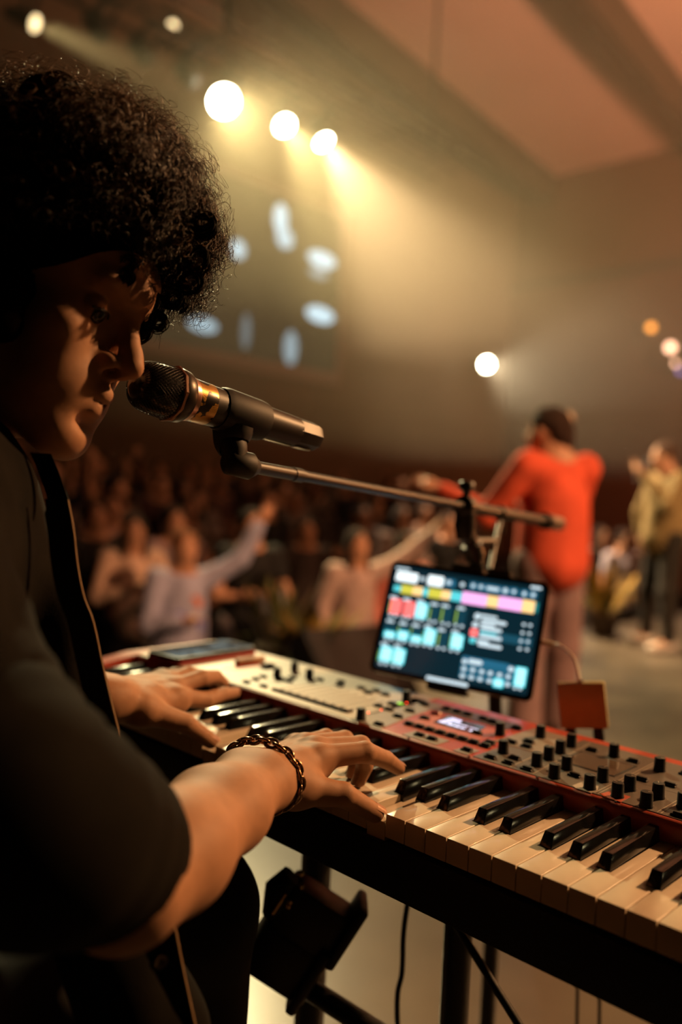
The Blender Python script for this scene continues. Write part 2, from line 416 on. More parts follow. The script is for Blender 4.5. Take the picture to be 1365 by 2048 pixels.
# panel sections: thin printed plates, each with its own edge
ZP = 0.0203
def plate(name, pts, mat, z=0.0006, parent=kb): return link(name, prism_mesh(name, pts, ZP - 0.001, ZP + z), mat, parent)
def rect(u0, v0, u1, v1): return [(u0, v0), (u1, v0), (u1, v1), (u0, v1)]
plate('panel_section', rect(UL + 0.002, 0.1530, -0.1930, 0.3270), M['kpanel_pale'])
plate('panel_section', [(-0.1915, 0.1530), (-0.1420, 0.1530), (-0.1560, 0.2300), (-0.1640, 0.3050), (-0.2150, 0.3050), (-0.1990, 0.2300)], M['kpanel_mid'])
plate('panel_section', [(-0.1600, 0.3065), (-0.1600, 0.2750), (-0.0480, 0.2750), (-0.0480, 0.3065)][::-1], M['kpanel_grey'])
plate('panel_section', rect(-0.1115, 0.1550, -0.0620, 0.1800), M['kpanel_mid'])
plate('panel_section', rect(-0.0380, 0.1540, -0.0190, 0.1770), M['kpanel_mid'])
plate('panel_section', rect(-0.0300, 0.2230, 0.0300, 0.3080), M['kpanel_mid'])
plate('panel_section', rect(-0.0120, 0.1545, 0.5620, 0.2200), M['kpanel_grey'])
plate('panel_section', rect(0.0330, 0.2205, 0.5620, 0.3120), M['kpanel_grey'])
for a in [((0.0290, 0.2180), (0.0330, 0.1560)), ((0.0440, 0.3080), (0.0600, 0.1570)), ((0.1240, 0.3060), (0.1275, 0.1560)), ((0.1275, 0.3060), (0.1310, 0.1560)), ((0.1880, 0.3060), (0.1890, 0.1560)), ((0.1915, 0.3060), (0.1925, 0.1560))]:
    (u0, v0), (u1, v1) = a
    plate('section_line', [(u0, v0), (u1, v1), (u1 + 0.0005, v1), (u0 + 0.0005, v0)], M['kline'], 0.0008)
plate('knob_patch', [(0.1040, 0.1570), (0.1100, 0.1530), (0.1260, 0.1530), (0.1260, 0.1660), (0.1220, 0.1760), (0.1050, 0.1760)], M['kpanel_pale'], 0.0009)
plate('knob_patch', [(0.1330, 0.1580), (0.1400, 0.1530), (0.1560, 0.1530), (0.1560, 0.1740), (0.1360, 0.1740)], M['kpanel_red'], 0.0009)
plate('program_plate', rect(-0.1400, 0.2050, -0.0420, 0.2720), M['kpanel_red'], 0.0007)
# knobs
knm = lathe_mesh('knob', [(0.0064, 0), (0.0064, 0.0012), (0.0060, 0.0018), (0.0056, 0.0130), (0.0050, 0.0142), (0.0, 0.0143)], 20)
ptm = box_mesh('pointer', (-0.0003, 0.001, 0.0130), (0.0003, 0.0052, 0.01445))
KNOBS = [(-0.041, 0.2502), (-0.0044, 0.2795), (0.0018, 0.1916), (0.0489, 0.1827), (0.0453, 0.2128), (0.0415, 0.2439), (0.0366, 0.2773), (0.0861, 0.2811), (0.1399, 0.2751), (0.0802, 0.164), (0.0748, 0.1985), (0.1193, 0.1629), (0.1168, 0.1946), (0.1474, 0.1636), (0.1457, 0.1931), (0.1766, 0.1614), (0.1738, 0.1937), (0.2005, 0.187),
         (-0.1828, 0.1622), (-0.2083, 0.2796), (-0.4121, 0.2293), (-0.4278, 0.2781), (-0.3808, 0.2647),
         (0.2200, 0.2780), (0.2250, 0.2300), (0.2300, 0.1640), (0.2650, 0.1640), (0.2620, 0.2000), (0.2950, 0.2750), (0.3000, 0.1640), (0.3300, 0.2000), (0.3800, 0.2750), (0.3850, 0.1640), (0.4200, 0.2000), (0.4600, 0.2750), (0.4700, 0.1640), (0.5100, 0.2200)]
for i, (u, v) in enumerate(KNOBS):
    o = link('knob', knm, M['rubber'], kb, loc=(u, v, ZP + 0.0005), rot=(0, 0, random.uniform(-2, 2)))
    link('pointer', ptm, M['kline'], o)
def scale_mesh():
    V = []; F = []
    for a in np.linspace(-2.3, 2.3, 11):
        c, s_ = math.sin(a), math.cos(a); o = len(V)
        for rr_, w_ in ((0.0082, -0.00022), (0.0082, 0.00022), (0.0093, 0.00022), (0.0093, -0.00022)): V.append((rr_ * c + w_ * s_, rr_ * s_ - w_ * c, 0.0007))
        F.append((o, o + 1, o + 2, o + 3))
    return mesh_np('knob_scale', V, F, smooth=False)
ksm = scale_mesh()
for u, v in KNOBS:
    if u > 0.03: tag(link('knob_scale', ksm, M['kline'], kb, loc=(u, v, ZP)), kind='stuff')
# buttons: a low dark base with a raised ridge on one end
def button_mesh():
    bm = bmesh.new(); bm_box(bm, (-0.0068, -0.0032, 0), (0.0068, 0.0032, 0.0022), 0.0006, 1)
    bm_box(bm, (-0.0050, -0.0012, 0.0015), (0.0066, 0.0030, 0.0040), 0.0006, 1)
    return smooth_by_angle(bm_mesh('button', bm), 30)
btm = button_mesh()
BUTTONS = [(-0.0911, 0.2891), (-0.0763, 0.2867), (-0.042, 0.2880), (0.0605, 0.2802), (0.1084, 0.2802), (-0.0018, 0.2495), (0.0033, 0.1648), (0.026, 0.1641), (0.0212, 0.1838), (0.0496, 0.1623), (0.0912, 0.1844), (0.141, 0.2291), (0.1669, 0.236), (0.2066, 0.1614), (0.1639, 0.2838), (-0.0134, 0.2313), (0.0064, 0.2312),
           (-0.1382, 0.2301), (-0.1333, 0.194), (-0.1178, 0.1950), (-0.1023, 0.1953), (-0.0868, 0.1956), (-0.0713, 0.1960), (-0.0558, 0.1962), (-0.0403, 0.1960), (-0.0246, 0.1952), (-0.0957, 0.1675), (-0.0776, 0.1674), (-0.0279, 0.1655), (-0.1490, 0.2900), (-0.1324, 0.2900), (-0.1162, 0.2900), (-0.0593, 0.2289), (-0.0275, 0.2087),
           (-0.2109, 0.2261), (-0.1921, 0.2241), (-0.2078, 0.2487), (-0.1635, 0.2087), (-0.1544, 0.1624), (-0.1717, 0.2419), (-0.1804, 0.2832),
           (-0.4104, 0.1693), (-0.4164, 0.191), (-0.4223, 0.2106), (-0.3777, 0.1731), (-0.3943, 0.2424), (-0.3968, 0.2239), (-0.3799, 0.2226), (-0.3629, 0.2673), (-0.3203, 0.2657), (-0.335, 0.2836), (-0.2911, 0.2792), (-0.2687, 0.2692), (-0.2674, 0.285), (-0.2467, 0.2804),
           (0.2400, 0.2600), (0.2600, 0.2400), (0.2800, 0.1640), (0.3200, 0.2400), (0.3500, 0.1640), (0.4000, 0.2400), (0.4400, 0.1640), (0.4500, 0.2300)]
for u, v in BUTTONS: link('button', btm, M['rubber'], kb, loc=(u, v, ZP + 0.0004))
o = link('button', btm.copy(), M['kred'], kb, loc=(-0.1429, 0.2589, ZP + 0.0004)); o.data.materials.clear(); o.data.materials.append(M['kred'])
# nine drawbar faders with grooves behind and pale caps in dark frames
gm = box_mesh('fader_groove', (-0.0012, 0, 0), (0.0012, 0.068, 0.0004))
fm = box_mesh('fader_frame', (-0.0076, -0.0062, 0), (0.0076, 0.0062, 0.0030), 0.0008, 1)
cm = box_mesh('fader_cap', (-0.0052, -0.0030, 0.0030), (0.0052, 0.0030, 0.0040), 0.0004, 1)
for i in range(9):
    u = -0.3500 + 0.0161 * i
    g = link('fader', fm, M['rubber'], kb, loc=(u, 0.1760, ZP + 0.0005))
    link('fader_cap', cm, M['cap_pale'], g); link('fader_groove', gm, M['groove'], g, loc=(-0.002, 0.0075, 0.0003))
# lamps and displays on the panel
lm = lathe_mesh('indicator', [(0.0011, 0), (0.0009, 0.0008), (0.0, 0.0011)], 10)
for (u, v), mt in zip([(-0.1967, 0.1912), (-0.1959, 0.2146), (-0.2000, 0.2700), (-0.2056, 0.2600), (-0.2030, 0.2606), (-0.2004, 0.2612)], ['led_red'] * 3 + ['led_green'] * 3):
    me = lm.copy(); link('indicator', me, M[mt], kb, loc=(u, v, ZP + 0.001))
d = plate('display', [(-0.1207, 0.2250), (-0.0601, 0.2250), (-0.0690, 0.2640), (-0.1270, 0.2640)], M['oled'], 0.0012)
TXT = [(-0.118, 0.2560, 0.016, 0.0040), (-0.119, 0.2490, 0.020, 0.0045), (-0.119, 0.2415, 0.013, 0.0045), (-0.103, 0.2425, 0.020, 0.0022), (-0.079, 0.2420, 0.012, 0.0014), (-0.1185, 0.2320, 0.010, 0.0060), (-0.106, 0.2315, 0.009, 0.0050), (-0.095, 0.2310, 0.008, 0.0045), (-0.085, 0.2305, 0.006, 0.0040), (-0.071, 0.2300, 0.006, 0.0050)]
for u, v, a, b in TXT:
    link('display_text', box_mesh('display_text', (u, v, ZP + 0.0011), (u + a, v + b, ZP + 0.0014)), M['oled_text'], d)
fr = plate('lcd_frame', rect(0.0540, 0.2160, 0.1190, 0.2680), M['rubber'], 0.0012)
link('lcd_glass', prism_mesh('lcd_glass', rect(0.0565, 0.2180, 0.1165, 0.2650), ZP - 0.001, ZP + 0.0014), M['lcd_dark'], fr)
# red half-moon well with the wooden pitch stick
V = [(-0.500 + 0.022 * math.cos(a), 0.2350 + 0.034 * math.sin(a)) for a in np.linspace(0, 2 * math.pi, 24, endpoint=False)]
plate('pitch_well', V, M['kred'], 0.0010)
link('pitch_stick', box_mesh('pitch_stick', (-0.5, -0.06, 0) if 0 else (-0.0045, -0.006, 0.0), (0.0045, 0.052, 0.011), 0.0035, 3), M['wood'], kb, loc=(-0.505, 0.232, ZP))
mw = lathe_mesh('mod_wheel', [(0.016, -0.006), (0.018, -0.004), (0.018, 0.004), (0.016, 0.006)], 28)
link('mod_wheel', mw, M['rubber'], kb, loc=(-0.470, 0.262, ZP - 0.010), rot=(0, math.pi / 2, 0))
scm = lathe_mesh('screw', [(0.0016, 0), (0.0013, 0.0006), (0.0, 0.0007)], 8)
for u in np.arange(-0.60, 0.56, 0.0835): link('screw', scm, M['black_metal'], kb, loc=(u, 0.1520, ZP))
# ---------------------------------------------------------------- tablet, microphone, stands
UI = [["bar",-48.3,65.7,25.2,16.3],["bar",-94.4,65.0,35.1,15.6],["blue",-25.0,66.1,16.7,12.4],["blue",10.6,67.1,11.4,12.3],["blue",22.7,67.2,10.0,11.6],["blue",40.9,67.1,25.4,12.4],["blue",59.8,67.0,11.1,12.8],["blue",72.5,67.7,12.3,12.1],["blue",88.2,67.1,12.2,12.0],["blue",101.3,67.4,11.5,12.0],["text",-69.5,65.9,7.3,6.4],["text",-27.4,66.6,7.6,6.8],["text",-6.0,66.5,7.1,6.3],["text",10.5,67.5,5.7,6.3],["text",22.6,67.6,6.1,5.8],["text",40.9,67.1,19.4,5.3],["text",59.7,67.4,7.2,7.5],["text",72.5,67.9,5.9,5.7],["text",88.2,67.1,5.5,6.6],["text",101.3,67.4,6.2,6.1],["text",-103.3,77.3,23.2,3.2],["text",103.7,78.9,16.7,4.4],["teal",-105.8,44.9,11.6,9.1],["yellow",-90.7,45.2,18.4,14.1],["peach",-73.4,45.5,15.9,14.0],["teal",-60.8,45.8,9.0,12.4],["yellow",-46.0,46.1,20.2,14.8],["peach",-28.5,46.4,14.4,13.9],["teal",-12.3,46.7,17.6,14.7],["pink",15.9,47.3,38.0,18.2],["peach",43.6,47.8,17.1,17.1],["pink",69.9,48.3,34.8,18.8],["peach",96.9,48.8,18.7,19.1],["dteal",108.9,49.1,5.2,15.1],["coral",-102.6,16.1,18.8,23.7],["coral",-80.5,15.6,17.7,23.5],["panel",-40.8,16.8,16.0,26.6],["panel",-20.6,16.8,15.8,26.5],["panel",0.4,17.0,16.1,26.3],["panel",-19.4,-22.6,15.7,23.8],["panel",-103.9,-19.5,18.2,13.3],["panel",-83.2,-17.1,18.0,13.3],["panel",-62.7,-16.9,17.9,13.2],["cyan",-61.1,16.1,19.3,25.0],["cyan",-102.7,-28.4,18.6,10.6],["cyan",-81.9,-26.5,18.4,14.5],["cyan",-60.4,-28.3,18.2,10.9],["cyan",-40.4,-21.2,18.5,24.4],["cyan",1.8,-21.5,19.4,23.3],["cyan",-101.7,-59.2,19.9,23.5],["cyan",-81.1,-59.2,19.2,24.3],["cyan",102.5,-56.1,17.0,28.9],["cyan",72.8,-70.6,15.6,13.2],["pale",-61.1,16.1,15.7,21.8],["pale",-102.7,-28.4,15.0,7.5],["pale",-81.9,-26.5,14.8,11.4],["pale",-60.4,-28.3,14.7,7.9],["pale",-40.4,-21.2,15.0,21.4],["pale",1.8,-21.5,15.9,20.3],["pale",-101.7,-59.2,16.2,20.5],["pale",-81.1,-59.2,15.6,21.2],["pale",102.5,-56.1,13.8,26.0],["pale",72.8,-70.6,12.3,10.3],["meter",-47.5,13.9,2.2,17.8],["meter",-28.5,14.8,2.6,19.9],["meter",-6.4,15.8,2.6,19.8],["meter",-26.7,-22.8,2.2,17.4],["meter",-90.6,-18.4,1.8,8.9],["meter",-70.6,-17.2,1.8,8.8],["meter",-112.1,14.5,1.4,18.1],["meter",-8.1,-21.7,1.3,19.4],["meter",-113.1,-62.8,1.4,17.5],["meter",-91.9,-62.3,1.3,17.4],["meter",-50.9,-24.9,1.3,19.6],["text",-108.4,29.7,12.7,4.1],["text",-87.4,29.7,12.6,4.1],["text",-65.2,30.3,12.4,4.0],["text",-43.3,29.3,12.3,4.0],["text",-25.8,29.5,12.2,4.0],["text",-1.3,29.9,12.0,4.0],["text",-106.0,-8.1,12.6,4.0],["text",-85.1,-8.4,12.4,4.0],["text",-65.1,-7.9,12.3,4.0],["text",-46.0,-6.8,12.2,4.0],["text",-24.7,-8.0,12.1,3.9],["text",-3.1,-7.2,11.9,3.9],["text",-107.2,-44.9,12.5,4.0],["text",-86.5,-44.6,12.4,3.9],["text",-108.0,1.0,5.5,4.5],["text",-99.5,1.7,5.5,4.5],["text",-87.5,1.0,5.4,4.5],["text",-79.2,1.7,5.4,4.5],["text",-67.0,1.5,5.4,4.4],["text",-58.0,1.9,5.4,4.4],["text",-45.6,2.2,5.3,4.4],["text",-37.2,2.1,5.3,4.4],["text",-24.9,2.0,5.3,4.4],["text",-16.0,1.9,5.2,4.4],["text",-4.6,2.8,5.2,4.4],["text",4.9,2.6,5.2,4.4],["text",-106.9,-35.9,5.5,4.4],["text",-98.2,-35.5,5.4,4.4],["text",-86.8,-35.7,5.4,4.4],["text",-78.1,-35.7,5.4,4.4],["text",-65.9,-36.5,5.3,4.4],["text",-56.9,-36.4,5.3,4.4],["text",-45.9,-35.1,5.3,4.3],["text",-36.4,-35.6,5.3,4.3],["text",-24.8,-35.7,5.2,4.3],["text",-15.7,-35.6,5.2,4.3],["text",-4.2,-35.9,5.2,4.3],["text",5.2,-35.8,5.1,4.3],["text",-107.1,-74.4,5.4,4.3],["text",-98.5,-73.9,5.4,4.3],["text",-87.0,-74.0,5.4,4.3],["text",-78.0,-73.4,5.3,4.3],["text",97.5,-73.1,4.9,4.1],["text",104.8,-72.8,4.8,4.1],["text",95.1,21.0,5.0,4.3],["text",104.4,21.3,4.9,4.3],["text",95.0,8.4,4.9,4.3],["text",105.0,8.9,4.9,4.2],["text",95.0,-3.9,4.9,4.2],["text",104.8,-3.2,4.9,4.2],["text",94.8,-15.7,4.9,4.2],["text",105.5,-15.0,4.9,4.2],["hl",64.4,-3.9,92.0,12.8],["text",25.5,21.7,9.4,9.6],["text",24.6,8.7,9.4,8.3],["text",42.4,24.1,25.6,3.9],["text",51.1,17.2,38.1,5.6],["text",42.6,10.9,23.4,3.9],["text",48.9,5.4,31.7,5.6],["text",50.0,-6.6,33.7,5.6],["text",39.5,-14.4,19.0,3.9],["text",51.1,-19.2,35.7,5.5],["coral",24.6,-3.4,11.5,11.7],["teal",24.6,-15.3,8.5,8.2],["teal",45.8,-1.3,25.4,3.4],["kp",53.6,-57.0,79.0,31.4],["blue",49.4,-45.4,68.9,10.5],["text",18.8,-48.4,7.6,7.2],["text",34.6,-46.6,21.1,7.2],["text",87.6,-47.4,8.6,7.5],["text",19.8,-59.5,7.2,6.3],["text",33.0,-58.7,7.1,6.3],["text",46.4,-58.7,7.1,6.3],["text",59.1,-58.7,7.0,6.3],["text",72.8,-58.6,7.0,6.2],["text",85.4,-58.8,6.9,6.2],["text",19.7,-70.2,7.2,6.3],["text",32.9,-70.0,7.1,6.3],["text",45.9,-70.1,7.1,6.2],["text",59.7,-70.2,7.0,6.2],["text",86.2,-70.1,6.9,6.2],["text",-1.8,-82.4,63.9,5.5]]
def emis(name, c, s): return new_mat(name, tuple(x * 0.3 for x in c), 0.4, emit=c, estr=s * 1.7)
UIM = {'bar': emis('ui_white_key', (0.80, 0.90, 0.92), 0.9), 'text': emis('ui_pale_text', (0.55, 0.68, 0.74), 0.75), 'blue': emis('ui_blue_key', (0.012, 0.085, 0.145), 1.0),
       'teal': emis('ui_teal', (0.08, 0.50, 0.55), 0.9), 'dteal': emis('ui_dark_teal', (0.01, 0.16, 0.16), 0.9), 'yellow': emis('ui_yellow', (0.50, 0.46, 0.05), 0.9),
       'peach': emis('ui_peach', (0.85, 0.55, 0.22), 0.9), 'pink': emis('ui_pink', (0.80, 0.38, 0.72), 0.9), 'coral': emis('ui_coral', (0.95, 0.16, 0.15), 0.95),
       'panel': emis('ui_dark_panel', (0.004, 0.030, 0.045), 1.0), 'cyan': emis('ui_cyan', (0.03, 0.50, 0.56), 1.0), 'pale': emis('ui_pale_cyan', (0.36, 0.78, 0.84), 0.95),
       'meter': emis('ui_meter', (0.22, 0.36, 0.05), 0.9), 'hl': emis('ui_row', (0.006, 0.045, 0.070), 1.0), 'kp': emis('ui_keypad', (0.008, 0.070, 0.115), 1.0)}
M['screen_glass'] = new_mat('tablet_glass', (0.004, 0.006, 0.008), 0.12, spec=0.5, emit=(0.003, 0.016, 0.024), estr=1.2)
M['alu'] = new_mat('grey_aluminium', (0.36, 0.31, 0.27), 0.35, metal=1.0, vary=0.1, vscale=80)
TB = Matrix(((0.913, -0.081, 0.399, -0.248), (0.402, 0.342, -0.85, 0.444), (-0.068, 0.936, 0.344, 0.1 + KZ), (0, 0, 0, 1)))
ex = Vector(TB.col[0][:3]).normalized(); ny = Vector(TB.col[1][:3]); ny = (ny - ex * ny.dot(ex)).normalized(); nz_ = ex.cross(ny)
TB = Matrix(((ex.x, ny.x, nz_.x, TB[0][3]), (ex.y, ny.y, nz_.y, TB[1][3]), (ex.z, ny.z, nz_.z, TB[2][3]), (0, 0, 0, 1)))
tab = empty('tablet'); tab.matrix_world = TB
tag(tab, 'black tablet showing a mixing app, clamped to the stand behind the keyboard', 'tablet')
def rrect(w, h, r, n=6):
    out = []
    for cx, cy, a0 in ((w / 2 - r, h / 2 - r, 0), (-w / 2 + r, h / 2 - r, 90), (-w / 2 + r, -h / 2 + r, 180), (w / 2 - r, -h / 2 + r, 270)):
        for i in range(n + 1):
            a = math.radians(a0 + 90 * i / n); out.append((cx + r * math.cos(a), cy + r * math.sin(a)))
    return out
link('shell', prism_mesh('shell', rrect(0.2476, 0.1785, 0.011), -0.0064, -0.0004, 0.0008), M['alu'], tab)
link('bezel', prism_mesh('bezel', rrect(0.2466, 0.1775, 0.0105), -0.0004, 0.0001), M['black_gloss'], tab)
sg = link('screen', prism_mesh('screen', rrect(0.2320, 0.1630, 0.005), 0.0, 0.0003), M['screen_glass'], tab)
LAY = {'hl': 1, 'kp': 1, 'panel': 1, 'blue': 2, 'cyan': 2, 'pale': 3, 'text': 4, 'bar': 3}
bmu = {}
for c, x, y, w, h in UI:
    k = LAY.get(c, 3); z = 0.0003 + 0.00006 * k; x, y, w, h = (q / 1000 for q in (x, y, w, h))
    r = min(0.0022, 0.35 * min(w, h)) if c in ('bar', 'cyan', 'pale', 'coral', 'blue') else (0.45 * min(w, h) if c == 'text' else 0.0002)
    V, F = bmu.setdefault(c, ([], []))
    o = len(V); q = rrect(w, h, r, 3); V += [(x + a, y + b, z) for a, b in q]; F.append(tuple(range(o, o + len(q))))
for c, (V, F) in bmu.items():
    tag(link('app_picture', mesh_np('app_picture', V, F, smooth=False), UIM[c], sg), kind='stuff')

# --- microphone stand with boom
M['boom_metal'] = new_mat('black_boom_tube', (0.012, 0.009, 0.008), 0.42, spec=0.45, vary=0.3, vscale=50)
A = Vector(px(497, 932, 0.80)); B = Vector(px(932, 1013, 1.30)); E_ = A + (B - A) * 1.97
bd = (B - A).normalized()
base = Vector((-0.235, 0.560, 0.0))
ms = empty('microphone_stand', base); tag(ms, 'black boom microphone stand rising behind the keyboard', 'microphone stand')
def part(name, me, mat, root, **kw):                       # world-space mesh under a moved root
    o = link(name, me, mat, root, **kw); o.matrix_parent_inverse = Matrix.Translation(-Vector(root.location)); return o
def lin(a, b, t): return a + (b - a) * t
part('boom_tube', tube_mesh('boom_tube', [A, lin(A, B, 0.965)], 0.0058, 14), M['boom_metal'], ms)
part('boom_collar', tube_mesh('boom_collar', [lin(A, B, -0.005), lin(A, B, 0.17)], [0.0062, 0.0066], 14), M['black_metal'], ms)
part('boom_collar', tube_mesh('boom_collar', [lin(A, B, 0.135), lin(A, B, 0.165)], [0.0073, 0.0073], 14), M['black_metal'], ms)
part('boom_sleeve', tube_mesh('boom_sleeve', [lin(A, B, 1.02), E_ - bd * 0.10], 0.0098, 16), M['boom_metal'], ms)
part('boom_ring', tube_mesh('boom_ring', [lin(A, B, 1.27), lin(A, B, 1.32)], 0.0125, 16), M['black_metal'], ms)
part('boom_ring', tube_mesh('boom_ring', [E_ - bd * 0.125, E_ - bd * 0.10], 0.0170, 16), M['black_metal'], ms)
part('boom_end', tube_mesh('boom_end', [E_ - bd * 0.10, E_ - bd * 0.01, E_], [0.0145, 0.0145, 0.0115], 18), M['alu'], ms)
cl = part('clutch', tube_mesh('clutch', [B - bd * 0.016, B - bd * 0.013, B + bd * 0.011, B + bd * 0.014], [0.011, 0.0165, 0.0165, 0.011], 16), M['black_metal'], ms)
up = Vector((0, 0, 1))
kn = lin(A, B, 1.0) + up * 0.016
part('clutch_knob', tube_mesh('clutch_knob', [kn, kn + up * 0.006, kn + up * 0.010, kn + up * 0.020, kn + up * 0.023], [0.006, 0.006, 0.0125, 0.0125, 0.009], 12), M['black_metal'], ms)
C0 = B + Vector((-0.004, 0.0, -0.012)); C1 = Vector(px(960, 1150, 1.325)); C2 = C1 + (C1 - C0) * 0.9
dn = (C1 - C0).normalized()
part('clutch_block', tube_mesh('clutch_block', [B + up * 0.004, B - up * 0.030, B - up * 0.05], [0.0150, 0.0170, 0.0130], 14), M['black_metal'], ms)
part('upper_tube', tube_mesh('upper_tube', [C0, C1, C2, (base.x, base.y, 0.66)], [0.0110, 0.0110, 0.0110, 0.0110], 14), M['black_metal'], ms)
part('lower_tube', tube_mesh('lower_tube', [(base.x, base.y, 0.70), (base.x, base.y, 0.10)], 0.0125, 14), M['black_metal'], ms)
part('tube_collar', tube_mesh('tube_collar', [lin(C0, C1, 0.50), lin(C0, C1, 0.72)], 0.0165, 14), M['black_metal'], ms)
part('tube_collar', tube_mesh('tube_collar', [(base.x, base.y, 0.62), (base.x, base.y, 0.72)], 0.0185, 14), M['black_metal'], ms)
# thin side rod between boom and tablet holder, with its eye bolt
R0 = lin(A, B, 1.29) - up * 0.012; R1 = Vector(px(980, 1140, 1.315))
part('side_rod', tube_mesh('side_rod', [R0, lin(R0, R1, 0.3), R1], [0.0050, 0.0042, 0.0042], 10), M['black_metal'], ms)
part('side_knob', tube_mesh('side_knob', [R0 - up * 0.004, R0 - up * 0.024], [0.010, 0.008], 12), M['black_metal'], ms)
part('cross_link', tube_mesh('cross_link', [lin(C0, C1, 0.45), lin(R0, R1, 0.45)], 0.0070, 10), M['black_metal'], ms)
for i in range(3):
    a = math.radians(100 + 120 * i); t = Vector((math.cos(a), math.sin(a), 0))
    lg = part('leg', tube_mesh('leg', [base + up * 0.13, base + t * 0.31 + up * 0.012], 0.0085, 10), M['black_metal'], ms)
    part('foot', tube_mesh('foot', [base + t * 0.285 + up * 0.023, base + t * 0.33 + up * 0.010], 0.0115, 10), M['rubber'], ms)
# tablet holder: plate and jaws on the tablet's back
th = empty('tablet_holder'); th.matrix_world = TB; tag(th, 'black spring holder gripping the tablet top and bottom edges', 'holder')
link('back_plate', box_mesh('back_plate', (-0.035, -0.085, -0.022), (0.035, 0.085, -0.0075), 0.003), M['black_metal'], th)
link('jaw', box_mesh('jaw', (-0.028, 0.0880, -0.020), (0.022, 0.0980, 0.0045), 0.002), M['rubber'], th)
link('jaw', box_mesh('jaw', (0.030, 0.0895, -0.018), (0.064, 0.0990, 0.003), 0.002), M['rubber'], th)
link('jaw', box_mesh('jaw', (-0.030, -0.0985, -0.020), (0.030, -0.0895, 0.0045), 0.002), M['rubber'], th)
link('swivel', tube_mesh('swivel', [(0.0, 0.02, -0.02), (0.0, 0.02, -0.050)], [0.012, 0.012], 14), M['black_metal'], th)

# --- wireless microphone in its clip
M['mesh_grille'] = new_mat('black_grille_wire', (0.030, 0.025, 0.020), 0.35, metal=0.8, spec=0.6)
M['mic_black'] = new_mat('satin_black_mic', (0.014, 0.009, 0.007), 0.45, spec=0.4, vary=0.2, vscale=40)
M['mic_ring'] = new_mat('rosy_metal_ring', (0.40, 0.24, 0.18), 0.28, metal=1.0)
M['mic_silver'] = new_mat('bare_silver_strip', (0.62, 0.58, 0.50), 0.25, metal=1.0)
mt = bpy.data.materials.new('worn_gold_tape'); mt.use_nodes = True
n = mt.node_tree.nodes; l = mt.node_tree.links; b = n['Principled BSDF']
tc = n.new('ShaderNodeTexCoord'); no = n.new('ShaderNodeTexNoise'); no.inputs['Scale'].default_value = 62; no.inputs['Detail'].default_value = 2
rp = n.new('ShaderNodeValToRGB'); rp.color_ramp.elements[0].position = 0.53; rp.color_ramp.elements[1].position = 0.55
wv = n.new('ShaderNodeTexWave'); wv.inputs['Scale'].default_value = 900; wv.inputs['Distortion'].default_value = 2
g1 = n.new('ShaderNodeMix'); g1.data_type = 'RGBA'; g1.inputs[6].default_value = (0.55, 0.30, 0.06, 1); g1.inputs[7].default_value = (0.20, 0.10, 0.02, 1)
mx = n.new('ShaderNodeMix'); mx.data_type = 'RGBA'; mx.inputs[7].default_value = (0.012, 0.010, 0.008, 1)
l.new(tc.outputs['Object'], no.inputs['Vector']); l.new(no.outputs[0], rp.inputs[0]); l.new(tc.outputs['Object'], wv.inputs['Vector']); l.new(wv.outputs[0], g1.inputs[0])
l.new(rp.outputs[0], mx.inputs[0]); l.new(g1.outputs[2], mx.inputs[6]); l.new(mx.outputs[2], b.inputs['Base Color'])
b.inputs['Metallic'].default_value = 0.6; b.inputs['Roughness'].default_value = 0.3
M['gold_tape'] = mt
MT = Vector(px(266, 764, 0.715)); ME_ = Vector(px(630, 876, 0.875)); md = (ME_ - MT).normalized(); ML = (ME_ - MT).length
q = md.to_track_quat('Z', 'Y')
mic = empty('microphone', MT); mic.rotation_mode = 'QUATERNION'; mic.rotation_quaternion = q
tag(mic, 'black handheld microphone with worn gold band in front of the player mouth', 'microphone')
# grille: dark core plus a real wire weave
gprof = [(0.0, 0.0), (0.010, 0.0008), (0.0165, 0.0040), (0.0205, 0.0095), (0.0225, 0.0180), (0.0232, 0.0300), (0.0232, 0.0380)]
link('grille_core', lathe_mesh('grille_core', [(max(r - 0.0006, 0.0), z + (0.0006 if r < 0.02 else 0)) for r, z in gprof], 28), M['black_gloss'], mic)
def gr(z):
    for (r0, z0), (r1, z1) in zip(gprof, gprof[1:]):
        if z0 <= z <= z1: return r0 + (r1 - r0) * (z - z0) / max(z1 - z0, 1e-9)
    return gprof[-1][0]
def weave():
    V = []; F = []
    def strand(fn, ns, w):
        pts = [Vector(fn(i / ns)) for i in range(ns + 1)]; pts, T, N = frames(pts); o = len(V)
        for p, t in zip(pts, T):
            nr = Vector((p.x, p.y, 0)).normalized() if (p.x or p.y) else Vector((0, 0, -1)); s = t.cross(nr).normalized()
            V.extend([p + s * w, p + nr * w, p - s * w])
        for i in range(ns):
            for k in range(3):
                F.append((o + i * 3 + k, o + i * 3 + (k + 1) % 3, o + i * 3 + 3 + (k + 1) % 3, o + i * 3 + 3 + k))
    nh = 46
    for sgn in (1, -1):
        for j in range(nh):
            a0 = 2 * math.pi * j / nh
            def fn(t, a0=a0, sgn=sgn):
                z = 0.0025 + 0.0355 * t; r = gr(z) + 0.00025; a = a0 + sgn * 1.15 * t; return (r * math.cos(a), r * math.sin(a), z)
            strand(fn, 14, 0.00028)
    return V, F
V, F = weave(); tag(link('grille_weave', mesh_np('grille_weave', V, F), M['mesh_grille'], mic), kind='stuff')
link('grille_ring', lathe_mesh('grille_ring', [(0.0236, 0.037), (0.0256, 0.0378), (0.0258, 0.0398), (0.0245, 0.0412)], 10, 20), M['mic_ring'], mic)
link('grille_ring', lathe_mesh('grille_ring', [(0.0240, 0.041), (0.0244, 0.0430), (0.0236, 0.0500), (0.0215, 0.0530)], 40), M['mesh_grille'], mic)
